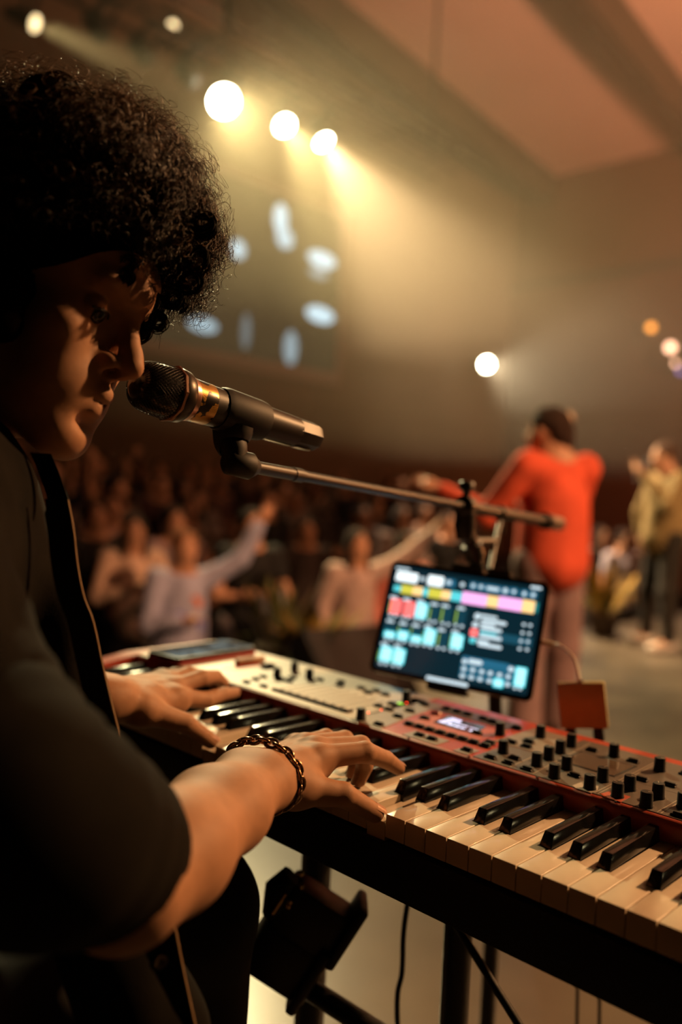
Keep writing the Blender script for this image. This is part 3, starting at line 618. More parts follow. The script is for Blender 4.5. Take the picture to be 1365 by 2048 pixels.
link('neck_band', lathe_mesh('neck_band', [(0.0212, 0.052), (0.0206, 0.056), (0.0198, 0.059)], 32), M['mic_ring'], mic)
link('gold_band', lathe_mesh('gold_band', [(0.0199, 0.058), (0.0194, 0.066), (0.0192, 0.078), (0.0190, 0.0785)], 40), M['gold_tape'], mic)
link('handle', lathe_mesh('handle', [(0.0189, 0.078), (0.0180, 0.100), (0.0168, 0.140), (0.0155, ML - 0.045), (0.0150, ML - 0.030)], 28, 40), M['mic_black'], mic)
link('tail', lathe_mesh('tail', [(0.0152, ML - 0.032), (0.0150, ML - 0.006), (0.0132, ML), (0.0, ML + 0.0005)], 8, 25), M['mic_black'], mic)
link('window_strip', box_mesh('window_strip', (-0.004, -0.0162, 0.150), (0.004, -0.0138, ML - 0.034), 0.0008), M['mic_silver'], mic)
link('window_strip', box_mesh('window_strip', (-0.005, -0.0156, ML - 0.028), (0.005, -0.0132, ML - 0.008), 0.0008), M['mic_silver'], mic)
# clip and swivel joint
mc = empty('microphone_clip', A); tag(mc, 'black plastic clip with swivel joint holding the microphone on the boom', 'clip')
pm = MT + md * 0.115; j = Vector(px(468, 925, 0.79))
part('sleeve', tube_mesh('sleeve', [MT + md * 0.092, MT + md * 0.098, MT + md * 0.138, MT + md * 0.146], [0.0196, 0.0212, 0.0200, 0.0188], 18), M['rubber'], mc)
part('neck', tube_mesh('neck', spline([MT + md * 0.112 - up * 0.012, MT + md * 0.110 - up * 0.028, lin(MT + md * 0.112, j, 0.72), j], 5), [0.020, 0.0195, 0.019, 0.018, 0.0172, 0.0165, 0.0158, 0.0150, 0.0142, 0.0135, 0.0128, 0.0122, 0.0118, 0.0115, 0.0112, 0.011], 14), M['rubber'], mc)
jd = (A - j).normalized()
part('joint_barrel', tube_mesh('joint_barrel', [j - jd * 0.010, j - jd * 0.006, j + jd * 0.018, A - jd * 0.001, A + bd * 0.010], [0.008, 0.0125, 0.0130, 0.0125, 0.0085], 16), M['rubber'], mc)
part('joint_screw', tube_mesh('joint_screw', [j + up * 0.011 + jd * 0.010, j + up * 0.0155 + jd * 0.010], [0.0045, 0.0030], 10), M['mic_ring'], mc)

# --- adapter hub hanging from the tablet on its cable
M['hub'] = new_mat('grey_hub_shell', (0.46, 0.40, 0.19), 0.45, metal=0.1, vary=0.1, vscale=60)
M['cable_pale'] = new_mat('pale_cable', (0.55, 0.42, 0.32), 0.5)
hb = empty('usb_hub', px(1166, 1410, 1.13)); tag(hb, 'flat square brown adapter hub hanging beside the tablet', 'adapter')
hx = Vector(CAM_R * math.cos(0.10) + CAM_U * math.sin(0.10)); hy = Vector(-CAM_R * math.sin(0.10) + CAM_U * math.cos(0.10)); hn = hx.cross(hy)
hr = Matrix(((hx.x, hy.x, hn.x), (hx.y, hy.y, hn.y), (hx.z, hy.z, hn.z))) @ Matrix.Rotation(math.radians(-22), 3, 'Y')
hb.rotation_mode = 'QUATERNION'; hb.rotation_quaternion = hr.to_quaternion()
link('case', box_mesh('case', (-0.031, -0.031, -0.006), (0.031, 0.031, 0.006), 0.0025), M['hub'], hb)
for sx in (-0.019, 0.017):
    link('plug', tube_mesh('plug', [(sx, -0.030, 0), (sx, -0.040, 0), (sx, -0.058, 0), (sx, -0.066, 0)], [0.0068, 0.0075, 0.0062, 0.003], 10), M['rubber'], hb)
link('socket', box_mesh('socket', (-0.004, 0.029, -0.003), (0.004, 0.033, 0.003), 0.0006), M['mic_silver'], hb)
T0 = TB @ Vector((0.1235, 0.000, -0.003)); h0 = Vector(px(1160, 1360, 1.13))
cb = link('usb_cable', tube_mesh('usb_cable', spline([T0, T0 + ex * 0.018, Vector(px(1120, 1291, 1.20)), Vector(px(1148, 1316, 1.16)), h0], 8), 0.0021, 8), M['cable_pale'])
tag(cb, 'short pale cable curving from the tablet edge to the hub', 'cable')
link('plug', tube_mesh('plug', [T0, T0 + ex * 0.016], [0.0042, 0.0036], 10), M['cable_pale'], cb)
for i, (sx, tx) in enumerate(((-0.019, -0.10), (0.017, 0.02))):
    s = Vector(hb.location) + hr @ Vector((sx, -0.064, 0))
    c = link('hub_cord', tube_mesh('hub_cord', spline([s, s + Vector((0, 0.02, -0.10)), Vector((s.x + 0.02, 0.46, 0.45)), Vector((s.x + 0.03 * i, 0.50, 0.01)), Vector((s.x - 0.3, 0.9 + tx, 0.006))], 8), 0.0024, 8), M['rubber'])
    tag(c, ['thin black cord dropping from the hub near side plug', 'thin black cord dropping from the hub far side plug'][i], 'cord', 'hub cords')

# --- phone lying on the left end of the keyboard panel
M['phone_case'] = new_mat('dark_phone_case', (0.020, 0.020, 0.019), 0.4)
M['phone_red'] = new_mat('red_phone_bumper', (0.30, 0.012, 0.012), 0.45)
mt = new_mat('phone_glass', (0.008, 0.011, 0.013), 0.10, spec=0.7); M['phone_glass'] = mt
n = mt.node_tree.nodes; l = mt.node_tree.links; tc = n['Texture Coordinate']
no = n.new('ShaderNodeTexNoise'); no.inputs['Scale'].default_value = 38; no.inputs['Detail'].default_value = 1
rp = n.new('ShaderNodeValToRGB'); rp.color_ramp.elements[0].position = 0.50; rp.color_ramp.elements[1].position = 0.62
rp.color_ramp.elements[0].color = (0.006, 0.014, 0.020, 1); rp.color_ramp.elements[1].color = (0.10, 0.14, 0.15, 1)
l.new(tc.outputs['Object'], no.inputs['Vector']); l.new(no.outputs[0], rp.inputs[0]); l.new(rp.outputs[0], n['Principled BSDF'].inputs['Emission Color']); n['Principled BSDF'].inputs['Emission Strength'].default_value = 0.9
ph = empty('smartphone', (-0.596, 0.232, KZ + 0.0210), (0, 0, math.radians(3)))
tag(ph, 'dark smartphone in a red edged case lying on the panel end', 'phone')
link('case', prism_mesh('case', rrect(0.082, 0.168, 0.012), 0.0, 0.0058, 0.001), M['phone_red'], ph)
link('frame', prism_mesh('frame', rrect(0.080, 0.166, 0.012), 0.0055, 0.0118, 0.0012), M['phone_case'], ph)
link('screen', prism_mesh('screen', rrect(0.073, 0.156, 0.009), 0.0116, 0.0121), M['phone_glass'], ph)
# ---------------------------------------------------------------- lighting truss, lamps, projection screen
M['lens_hot'] = new_mat('lit_lamp_lens', (1, 0.95, 0.85), 0.3, emit=(1.0, 0.86, 0.58), estr=60)
M['lens_dim'] = new_mat('dim_lamp_lens', (1, 0.9, 0.7), 0.3, emit=(1.0, 0.74, 0.36), estr=3)
M['truss'] = new_mat('black_truss_tube', (0.015, 0.012, 0.010), 0.5)
TX, TZ = -7.0, 5.72
tr = empty('lighting_truss', (TX, 6.0, TZ)); tag(tr, 'black lighting truss hung across the hall above the crowd', 'truss')
def chord(dx, dz, y0=-1.0, y1=9.0):
    part('chord', tube_mesh('chord', [(TX + dx, y0, TZ + dz), (TX + dx, y1, TZ + dz)], 0.028, 8), M['truss'], tr)
for dx in (-0.17, 0.17):
    for dz in (0.0, 0.34): chord(dx, dz)
for i in range(20):
    y = -1.0 + 0.5 * i
    for dx in (-0.17, 0.17):
        part('brace', tube_mesh('brace', [(TX + dx, y, TZ if i % 2 else TZ + 0.34), (TX + dx, y + 0.5, TZ + 0.34 if i % 2 else TZ)], 0.014, 6), M['truss'], tr)
for y in (0.5, 5.05, 8.6):
    part('hanger', tube_mesh('hanger', [(TX, y, TZ + 0.34), (TX, y, ZC)], 0.020 if y != 5.05 else 0.05, 8), M['truss'], tr)
def fixture(name, loc, target, label, lens, r=0.085, group='lamps on the truss', yoke=True):
    loc = Vector(loc); d = (Vector(target) - loc).normalized()
    f = empty(name, loc); f.rotation_mode = 'QUATERNION'; f.rotation_quaternion = d.to_track_quat('Z', 'Y')
    tag(f, label, 'spotlight', group)
    link('housing', lathe_mesh('housing', [(0.0, -0.30), (r * 0.7, -0.30), (r * 1.05, -0.22), (r * 1.12, -0.02), (r * 1.12, 0.0)], 18), M['truss'], f)
    link('lens', lathe_mesh('lens', [(r, 0.0), (r * 0.9, 0.008), (0.0, 0.012)], 24), M[lens], f)
    if yoke:
        for s in (-1, 1): part_ = link('yoke_arm', box_mesh('yoke_arm', (s * (r * 1.15) - 0.008, -0.02, -0.14), (s * (r * 1.15) + 0.008, 0.26, -0.10)), M['truss'], f)
        link('yoke_bar', box_mesh('yoke_bar', (-r * 1.25, 0.24, -0.15), (r * 1.25, 0.27, -0.09)), M['truss'], f)
    if yoke:
        part('cross_bar', tube_mesh('cross_bar', [(TX - 0.17, loc.y - d.y * 0.12, TZ), (TX + 0.17, loc.y - d.y * 0.12, TZ)], 0.02, 8), M['truss'], tr)
        top = TZ
        hg = tube_mesh('hanger', [loc - d * 0.12, Vector((TX, loc.y - d.y * 0.12, top)) if abs(top - loc.z) > 0.02 else loc], 0.018, 8)
    else: hg = tube_mesh('hanger', [loc - d * 0.20, Vector((XR, loc.y - 0.0, loc.z))], 0.02, 8)
    o = link('hanger', hg, M['truss'], f); o.matrix_parent_inverse = (Matrix.Translation(loc) @ d.to_track_quat('Z', 'Y').to_matrix().to_4x4()).inverted()
    return f
WARMW = (1.0, 0.79, 0.38)
def rig(loc, target, power, angle, blend, label, lens='lens_hot', r=0.085, color=WARMW, **kw):
    fixture('spotlight', loc, target, label, lens, r, **kw)
    d = (Vector(target) - Vector(loc)).normalized()
    if power: lamp('spotlight_beam', 'SPOT', Vector(loc) + d * 0.04, power, color, target, 0.06, angle, blend)
rig((-7, 5.03, 5.345), (-2.2, 3.4, 1.6), 3100, 58, 0.8, 'brightest of the truss spotlights, nearest the player hair', r=0.15)
rig((-7, 5.91, 5.385), (-3.0, 5.3, 1.5), 3500, 50, 0.8, 'middle of the three bright truss spotlights', r=0.105)
rig((-7, 6.55, 5.405), (-4.1, 7.3, 1.5), 6900, 56, 0.75, 'rightmost of the three bright truss spotlights', r=0.10, color=(1.0, 0.70, 0.42))
rig((-7, 2.89, 5.27), (-3.5, 5.6, 3.4), 1700, 24, 0.7, 'dim spotlight at the far left end of the truss', 'lens_dim', 0.07)
rig((-7, 4.34, 5.86), (0, 2, 1.5), 0, 30, 0.5, 'faint yellow spotlight clamped high on the truss', 'lens_dim', 0.05)
rig((-10.6, 15.4, 4.2), (-2.5, 8.6, 1.7), 2300, 30, 0.5, 'single spotlight low on the rear wall near the corner', 'lens_hot', 0.13, color=(1.0, 0.84, 0.62), yoke=False, group='spotlights on the walls')
# unlit fixtures and a lit batten up on the truss
for i, (y, z) in enumerate(((3.55, 5.45), (4.05, 5.42), (4.60, 5.40))):
    fixture('spotlight', (TX, y, z), (-2, y + 1, 0), ['unlit spotlight hanging left of the bright truss lamps', 'second unlit spotlight left of the bright truss lamps', 'unlit spotlight just left of the brightest truss lamp'][i], 'truss', 0.09)
M['batten'] = new_mat('lit_pink_batten', (0.4, 0.2, 0.18), 0.4, emit=(0.75, 0.28, 0.22), estr=0.5)
bt = empty('light_batten', (-6.5, 3.1, 6.05)); tag(bt, 'pink lit strip batten above the far left of the truss', 'stage light')
bt.rotation_euler = (0, 0, 0)
link('housing', box_mesh('housing', (-0.06, -0.50, -0.02), (0.06, 0.50, 0.10)), M['truss'], bt)
cellm = box_mesh('cell', (0.055, -0.032, -0.01), (0.075, 0.032, 0.07))
for i in range(11): link('cell', cellm, M['batten'], bt, loc=(0, -0.45 + 0.09 * i, 0))
# projection screen on the rear wall: dark picture with pale blue patches
scr = empty('projection_screen', (XR + 0.05, 8.1, 4.85)); tag(scr, 'dark projection screen with pale blue patches on the rear wall', 'screen')
mt = new_mat('projected_picture', (0.03, 0.028, 0.022), 0.6); n = mt.node_tree.nodes; l = mt.node_tree.links; tc = n['Texture Coordinate']
sp = n.new('ShaderNodeSeparateXYZ'); l.new(tc.outputs['Object'], sp.inputs[0])
BL = [(1.22, 1.10, 0.16, 0.26, 1.0), (1.34, 0.78, 0.20, 0.18, 0.8), (2.28, 0.62, 0.36, 0.15, 1.0), (2.30, -0.40, 0.36, 0.15, 1.1), (0.30, 0.34, 0.16, 0.16, 0.8), (-0.36, -1.05, 0.30, 0.12, 0.55), (1.60, -1.12, 0.16, 0.30, 0.40), (0.55, -1.0, 0.10, 0.30, 0.16), (2.2, 0.35, 0.25, 0.10, 0.35)]
prev = None
def mnode(op, a, b_=None, c=None):
    q = n.new('ShaderNodeMath'); q.operation = op
    for i, v in enumerate((a, b_, c)):
        if v is None: continue
        if isinstance(v, (int, float)): q.inputs[i].default_value = v
        else: l.new(v, q.inputs[i])
    return q.outputs[0]
for cy, cz, ry, rz, s in BL:
    dy = mnode('DIVIDE', mnode('SUBTRACT', sp.outputs[1], cy), ry); dz = mnode('DIVIDE', mnode('SUBTRACT', sp.outputs[2], cz), rz)
    r2 = mnode('ADD', mnode('MULTIPLY', dy, dy), mnode('MULTIPLY', dz, dz))
    v = mnode('MULTIPLY', mnode('GREATER_THAN', 1.0, r2), s)
    prev = v if prev is None else mnode('ADD', prev, v)
mx = n.new('ShaderNodeMix'); mx.data_type = 'RGBA'; l.new(mnode('MINIMUM', prev, 1.0), mx.inputs[0])
mx.inputs[6].default_value = (0.014, 0.012, 0.006, 1); mx.inputs[7].default_value = (0.50, 0.70, 0.78, 1)
b = n['Principled BSDF']; l.new(mx.outputs[2], b.inputs['Emission Color']); b.inputs['Emission Strength'].default_value = 1.4
M['screen_frame'] = new_mat('screen_frame_paint', (0.20, 0.15, 0.12), 0.6)
link('canvas', box_mesh('canvas', (0.0, -2.7, -1.45), (0.03, 2.75, 1.5)), mt, scr)
for lo, hi in (((-0.02, -2.82, -1.65), (0.07, 2.87, -1.45)), ((-0.02, -2.82, 1.5), (0.07, 2.87, 1.62)), ((-0.02, -2.82, -1.45), (0.07, -2.7, 1.5)), ((-0.02, 2.75, -1.45), (0.07, 2.87, 1.5))):
    link('frame_bar', box_mesh('frame_bar', lo, hi), M['screen_frame'], scr)
# small warm lamps on the side wall at the right
M['lamp_amber'] = new_mat('amber_lamp', (1, 0.5, 0.1), 0.4, emit=(1.0, 0.36, 0.05), estr=3)
M['lamp_peach'] = new_mat('peach_lamp', (1, 0.6, 0.4), 0.4, emit=(1.0, 0.55, 0.32), estr=5)
M['lamp_blue'] = new_mat('violet_lamp', (0.4, 0.4, 1), 0.4, emit=(0.30, 0.28, 0.9), estr=1.0)
def wall_lamp(x, y, dy, mat, r, label):
    p = px(x, y, 1.0); t = (YS - dy - CAM_C[1]) / (p[1] - CAM_C[1]); q = CAM_C + (p - CAM_C) * t
    f = empty('wall_lamp', q); tag(f, label, 'lamp', 'coloured lamps on the side wall')
    link('bulb', lathe_mesh('bulb', [(0, -r), (r * 0.7, -r * 0.7), (r, 0), (r * 0.7, r * 0.7), (0, r)], 14), M[mat], f)
    link('bracket', box_mesh('bracket', (-0.03, r * 0.5, -0.03), (0.03, dy, 0.03)), M['truss'], f)
wall_lamp(1303, 655, 0.4, 'lamp_amber', 0.085, 'upper amber lamp on the dark side wall')
wall_lamp(1342, 695, 0.4, 'lamp_peach', 0.10, 'largest peach coloured lamp on the dark side wall')
wall_lamp(1352, 727, 0.4, 'lamp_peach', 0.045, 'small round peach lamp just below the larger one')
wall_lamp(1362, 742, 0.4, 'lamp_blue', 0.06, 'violet lamp lowest of the side wall lamps')

# stage haze: it hangs in the upper hall, above the heads of the crowd
for i, (z0, z1, dens) in enumerate(((1.55, 2.75, 0.0055), (2.75, ZC - 0.004, 0.020))):
    mt = bpy.data.materials.new('stage_haze'); mt.use_nodes = True; n = mt.node_tree.nodes; n.remove(n['Principled BSDF'])
    v = n.new('ShaderNodeVolumeScatter'); v.inputs['Color'].default_value = (1.0, 0.90, 0.68, 1); v.inputs['Density'].default_value = dens; v.inputs['Anisotropy'].default_value = 0.25
    mt.node_tree.links.new(v.outputs[0], n['Material Output'].inputs['Volume'])
    hz = box('haze', (XR + 0.004, -3.99, z0 + 0.0005), (XF - 0.01, YS - 0.004, z1 - 0.0005), mt)
    tag(hz, ['faint stage haze just above the crowd', 'warm stage haze hanging around the lighting truss'][i], 'haze', kind='stuff')

# ---------------------------------------------------------------- the keyboard player
M['skin'] = new_mat('warm_skin', (0.38, 0.195, 0.108), 0.60, spec=0.25, vary=0.12, vscale=90, bump=0.10, bscale=1400)
M['hair'] = new_mat('dark_brown_hair', (0.012, 0.0065, 0.003), 0.40, spec=0.28)
M['hair_core'] = new_mat('dark_hair_mass', (0.0025, 0.0016, 0.001), 1.0, spec=0.0)
M['denim'] = new_mat('black_denim', (0.0090, 0.0075, 0.0058), 0.9, spec=0.06, vary=0.35, vscale=25, bump=0.25, bscale=700)
M['denim_edge'] = new_mat('black_denim_placket', (0.0100, 0.0085, 0.0065), 0.85, spec=0.08, vary=0.3, vscale=25, bump=0.2, bscale=700)
M['thread'] = new_mat('tan_seam_thread', (0.36, 0.23, 0.12), 0.7)
M['jeans'] = new_mat('black_jeans', (0.010, 0.009, 0.008), 0.8, spec=0.2, vary=0.3, vscale=20)
M['nail'] = new_mat('fingernail', (0.40, 0.21, 0.13), 0.35, spec=0.5)
M['eye_white'] = new_mat('eye', (0.10, 0.075, 0.06), 0.25)
M['iris'] = new_mat('dark_iris', (0.010, 0.006, 0.004), 0.12)
def kz(p): return np.array([p[0], p[1], p[2] + KZ])
player = empty('person', (-0.16, -0.42, 0.0))
tag(player, 'keyboard player with curly dark hair in black jacket, head bowed to the microphone', 'person')
body_parts = []
# --- head
nose_tip = px(285, 745, 0.69)
vd = px(150, 650, 1.0) - CAM_C; vd /= np.linalg.norm(vd)
rt = np.cross(vd, [0, 0, 1]); rt /= np.linalg.norm(rt); tow = -np.cross([0, 0, 1], rt)     # image right; toward the camera
PH, BW, RL = math.radians(30), math.radians(15), math.radians(13)
hf = math.cos(PH) * rt + math.sin(PH) * tow; hs = math.cos(PH) * tow - math.sin(PH) * rt; hu = np.array([0, 0, 1.0])
hf, hu = math.cos(BW) * hf - math.sin(BW) * hu, math.cos(BW) * hu + math.sin(BW) * hf
hs, hu = math.cos(RL) * hs + math.sin(RL) * hu, math.cos(RL) * hu - math.sin(RL) * hs
HM = np.stack([hf, hu, hs], 1)
HO = nose_tip - HM @ np.array([0.1235, -0.018, 0])
def hd(x, y, z): return HO + HM @ np.array([x, y, z], float)
sc_ = Sculpt(HO - 0.165, HO + np.array([0.165, 0.165, 0.16]), 0.0017)
def he(x, y, z, a, b_, c, k=0.012, op='add', sym=True):
    for s in ((1, -1) if sym and z else (1,)): sc_.ell(hd(x, y, z * s), (a, b_, c), HM, k, op)
def hl(p, q, ra, rb, k=0.01, op='add', sym=True):
    for s in ((1, -1) if sym and (p[2] or q[2]) else (1,)): sc_.limb(hd(p[0], p[1], p[2] * s), hd(q[0], q[1], q[2] * s), ra, rb, k, op)
he(0.000, 0.045, 0, 0.096, 0.088, 0.074)
he(0.050, 0.062, 0, 0.050, 0.055, 0.060, 0.02)
he(0.030, -0.020, 0, 0.060, 0.078, 0.056, 0.02)
hl((0.008, -0.050, 0.046), (0.072, -0.087, 0.013), 0.016, 0.017, 0.02)
he(0.079, -0.087, 0, 0.0165, 0.0150, 0.023, 0.020)
he(0.058, -0.068, 0.020, 0.026, 0.022, 0.022, 0.02)
he(0.062, -0.010, 0.044, 0.021, 0.017, 0.018, 0.02)
he(0.062, -0.040, 0.030, 0.022, 0.026, 0.020, 0.02)
he(0.0865, 0.036, 0.024, 0.0130, 0.0085, 0.024, 0.012)
he(0.094, 0.040, 0, 0.010, 0.014, 0.014, 0.014)
he(0.082, -0.050, 0, 0.0180, 0.026, 0.030, 0.014)
he(0.094, 0.0125, 0.033, 0.0140, 0.0110, 0.0165, 0.010, 'sub')
he(0.0775, 0.0120, 0.0315, 0.0128, 0.0128, 0.0128, 0.003)                       # lids round the eyeball
he(0.0905, 0.0085, 0.0325, 0.0060, 0.0035, 0.0105, 0.002, 'sub')
hl((0.093, 0.024, 0), (0.1085, -0.008, 0), 0.0075, 0.0088, 0.010)
hl((0.1085, -0.008, 0), (0.1130, -0.0165, 0), 0.0088, 0.0100, 0.006)
he(0.0955, -0.0205, 0.0125, 0.0115, 0.0080, 0.0060, 0.008)
hl((0.1080, -0.0260, 0), (0.0960, -0.0310, 0), 0.0040, 0.0040, 0.006)
he(0.1010, -0.0275, 0.0080, 0.0062, 0.0042, 0.0036, 0.003, 'sub')
hl((0.0870, -0.0475, 0.019), (0.0985, -0.0455, 0.005), 0.0040, 0.0062, 0.006)
hl((0.0985, -0.0455, 0.005), (0.0985, -0.0455, 0.0), 0.0062, 0.0062, 0.004)
hl((0.0860, -0.0590, 0.017), (0.0945, -0.0600, 0.004), 0.0042, 0.0066, 0.006)
hl((0.0945, -0.0600, 0.004), (0.0945, -0.0600, 0.0), 0.0066, 0.0066, 0.004)
hl((0.1040, -0.0530, 0.0), (0.0850, -0.0530, 0.024), 0.0014, 0.0012, 0.0015, 'sub')
he(0.0990, -0.0735, 0, 0.0080, 0.0050, 0.018, 0.008, 'sub')
he(-0.004, 0.004, 0.074, 0.014, 0.030, 0.008, 0.006)                            # ears
he(0.004, 0.000, 0.080, 0.006, 0.014, 0.005, 0.004, 'sub')
hl((-0.020, -0.040, 0), (-0.055, -0.150, 0), 0.056, 0.060, 0.03)
body_parts.append(sc_.mesh('head'))
# --- right forearm and hand
Wr = px(520, 1551, 0.728); Hc = px(252, 1712, 0.528); El = px(238, 1778, 0.505)
fa = (Wr - El) / np.linalg.norm(Wr - El); fmid = El + (Wr - El) * 0.5; side = np.cross(fa, [0, 0, 1.0]); side /= np.linalg.norm(side)
s2 = Sculpt(np.array([-0.150, -0.44, -0.03 + KZ]), np.array([0.175, 0.105, 0.105 + KZ]), 0.0015)
for o in (-1, 1):
    s2.chain([El + side * o * 0.008, El + (Wr - El) * 0.25 + side * o * 0.010, El + (Wr - El) * 0.62 + side * o * 0.011, Wr - fa * 0.012 + side * o * 0.0125, Wr + fa * 0.01 + side * o * 0.014], [0.0325, 0.0320, 0.0262, 0.0200, 0.0165], 0.02)
FR = {'index': [(635, 1515, .775), (731, 1504, .80), (772, 1519, .828), (797, 1536, .850)],
      'middle': [(628, 1500, .80), (722, 1492, .835), (730, 1530, .852), (719, 1560, .852)],
      'ring': [(610, 1493, .825), (690, 1480, .865), (714, 1515, .880), (707, 1546, .876)],
      'little': [(592, 1493, .845), (652, 1474, .880), (688, 1492, .900), (700, 1512, .905)]}
RAD = {'index': (0.0112, 0.0098, 0.0084, 0.0070), 'middle': (0.0115, 0.0100, 0.0086, 0.0072), 'ring': (0.0110, 0.0094, 0.0080, 0.0068), 'little': (0.0098, 0.0082, 0.0070, 0.0060)}
def hand(S, fingers, thumb, wrist, fdir, fwd_side, base_drop=0.004):
    J = {}
    mcps = []
    for nme in ('index', 'middle', 'ring', 'little'):
        pts = [px(*q) for q in fingers[nme]]; r = RAD[nme]; J[nme] = pts; mcps.append(pts[0])
        S.limb(pts[0], pts[1], r[0], r[1], 0.004); S.limb(pts[1], pts[2], r[1] * 1.02, r[2], 0.003); S.limb(pts[2], pts[3], r[2] * 1.02, r[3], 0.002)
    dn_ = np.array([0, 0, -1.0])
    for i, m_ in enumerate(mcps):                                                # metacarpals, palm and tendons
        w0 = wrist + fwd_side * (0.016 - 0.0105 * i)
        S.limb(w0, m_ + dn_ * 0.004, 0.0145, 0.0120, 0.012)
        S.limb(w0 + dn_ * 0.008, m_ + dn_ * 0.012, 0.0130, 0.0095, 0.012)
        S.limb(w0 * 0.55 + m_ * 0.45 + dn_ * -0.0082, m_ + dn_ * -0.0045, 0.0022, 0.0030, 0.006)
        S.ell(m_ + dn_ * -0.001, (0.0115, 0.0115, 0.0105), None, 0.006)
    for a_, b_ in zip(mcps, mcps[1:]): S.limb(a_ * 0.9 + wrist * 0.1 + dn_ * 0.008, b_ * 0.9 + wrist * 0.1 + dn_ * 0.008, 0.010, 0.010, 0.008)
    T = [px(*q) for q in thumb]; J['thumb'] = T
    S.limb(T[0], T[1], 0.0165, 0.0150, 0.012); S.limb(T[1], T[2], 0.0150, 0.0108, 0.010); S.limb(T[2], T[3], 0.0108, 0.0088, 0.003)
    S.limb(T[1], mcps[0] * 0.6 + wrist * 0.4, 0.012, 0.011, 0.014)
    return J
JR = hand(s2, FR, [(540, 1562, .730), (592, 1577, .737), (686, 1589, .752), (750, 1626, .776)], Wr, fa, side if (side @ (px(635, 1515, .775) - px(592, 1493, .845))) > 0 else -side)
body_parts.append(s2.mesh('right_arm'))
# --- left forearm and hand
Wl = px(212, 1392, 0.90); Ell = kz((-0.36, -0.37, 0.055))
FL = {'index': [(352, 1394, .972), (412, 1400, 1.015), (446, 1388, 1.050), (470, 1386, 1.075)],
      'middle': [(345, 1377, .992), (402, 1356, 1.03), (432, 1354, 1.07), (448, 1367, 1.095)],
      'ring': [(335, 1365, 1.010), (375, 1348, 1.045), (402, 1351, 1.078), (418, 1362, 1.095)],
      'little': [(322, 1358, 1.028), (350, 1348, 1.055), (370, 1351, 1.072), (385, 1359, 1.087)]}
s3 = Sculpt(np.array([-0.43, -0.42, -0.03 + KZ]), np.array([-0.215, 0.125, 0.125 + KZ]), 0.0018)
fal = (Wl - Ell) / np.linalg.norm(Wl - Ell); sdl = np.cross(fal, [0, 0, 1.0]); sdl /= np.linalg.norm(sdl)
for o in (-1, 1): s3.chain([Ell + sdl * o * 0.01, Ell * 0.5 + Wl * 0.5 + sdl * o * 0.011, Wl - fal * 0.01 + sdl * o * 0.012, Wl + fal * 0.01 + sdl * o * 0.013], [0.034, 0.028, 0.0200, 0.0168], 0.02)
JL = hand(s3, FL, [(225, 1402, .905), (285, 1420, .912), (370, 1446, .938), (421, 1482, .966)], Wl, fal, sdl if (sdl @ (px(352, 1394, .972) - px(322, 1358, 1.028))) > 0 else -sdl)
body_parts.append(s3.mesh('left_arm'))
# --- the rest of the body, hidden in the clothes
s4 = Sculpt(np.array([-0.60, -0.80, 0.10]), np.array([0.30, 0.12, 1.40]), 0.010)
neck = hd(-0.055, -0.150, 0); NB = kz((-0.175, -0.385, 0.265)); HIP = kz((-0.17, -0.47, -0.17))
SR, SL = kz((-0.012, -0.442, 0.250)), kz((-0.345, -0.360, 0.250)); KR, KL = kz((-0.185, -0.088, -0.126)), kz((-0.33, -0.12, -0.150))
s4.limb(hd(-0.03, -0.07, 0), NB, 0.050, 0.055, 0.03); s4.limb(NB, HIP, 0.070, 0.085, 0.03); s4.limb(NB, SR, 0.050, 0.040, 0.02); s4.limb(NB, SL, 0.050, 0.040, 0.02)
s4.limb(SR, SR * 0.55 + El * 0.45 + np.array([0, -0.02, 0]), 0.040, 0.038, 0.02); s4.limb(SR * 0.55 + El * 0.45 + np.array([0, -0.02, 0]), El, 0.040, 0.034, 0.02); s4.limb(SL, Ell, 0.042, 0.034, 0.02); s4.limb(HIP, KR, 0.065, 0.045, 0.02); s4.limb(HIP, KL, 0.065, 0.045, 0.02)
s4.limb(KR, KR + np.array([0.0, 0.01, -0.42]), 0.045, 0.032, 0.02); s4.limb(KL, KL + np.array([-0.005, -0.08, -0.42]), 0.045, 0.032, 0.02)
body_parts.append(s4.mesh('trunk'))
V, F = join_np(body_parts)
def child(name, me, mat, root=player): return part(name, me, mat, root)
body = child('body', mesh_np('body', V, F), M['skin'])
# eyes, brows, nails
for s in (1, -1):
    e = child('eye', lathe_mesh('eye', [(0, -0.0118)] + [(0.0118 * math.sin(t), -0.0118 * math.cos(t)) for t in np.linspace(0.2, 2.94, 12)] + [(0, 0.0118)], 18), M['eye_white'])
    e.data.transform(Matrix.Translation(Vector(hd(0.0785, 0.0120, 0.0315 * s))))
    ir = child('iris', lathe_mesh('iris', [(0, 0.0), (0.0072, 0.0), (0.0058, 0.0012), (0, 0.0020)], 16), M['iris'])
    dirn = Vector(HM @ np.array([0.80, -0.55, 0.10 * s])); ir.data.transform(Matrix.Translation(Vector(hd(0.0785, 0.0120, 0.0315 * s)) + dirn.normalized() * 0.0103) @ dirn.to_track_quat('Z', 'Y').to_matrix().to_4x4())
    bs = [hd(0.0985, 0.0330, 0.012 * s), hd(0.0985, 0.0370, 0.022 * s), hd(0.0920, 0.0390, 0.034 * s), hd(0.0790, 0.0350, 0.047 * s)]
    child('eyebrow', tube_mesh('eyebrow', spline(bs, 5), [0.0022] * 3 + [0.0030] * 7 + [0.0024] * 3 + [0.0012] * 3, 8, flat=0.6), M['hair'])
    ls = [hd(0.0880, 0.0110, 0.020 * s), hd(0.0925, 0.0125, 0.0315 * s), hd(0.0860, 0.0100, 0.0440 * s)]
    child('eyelash', tube_mesh('eyelash', spline(ls, 5), 0.0010, 6), M['hair'])
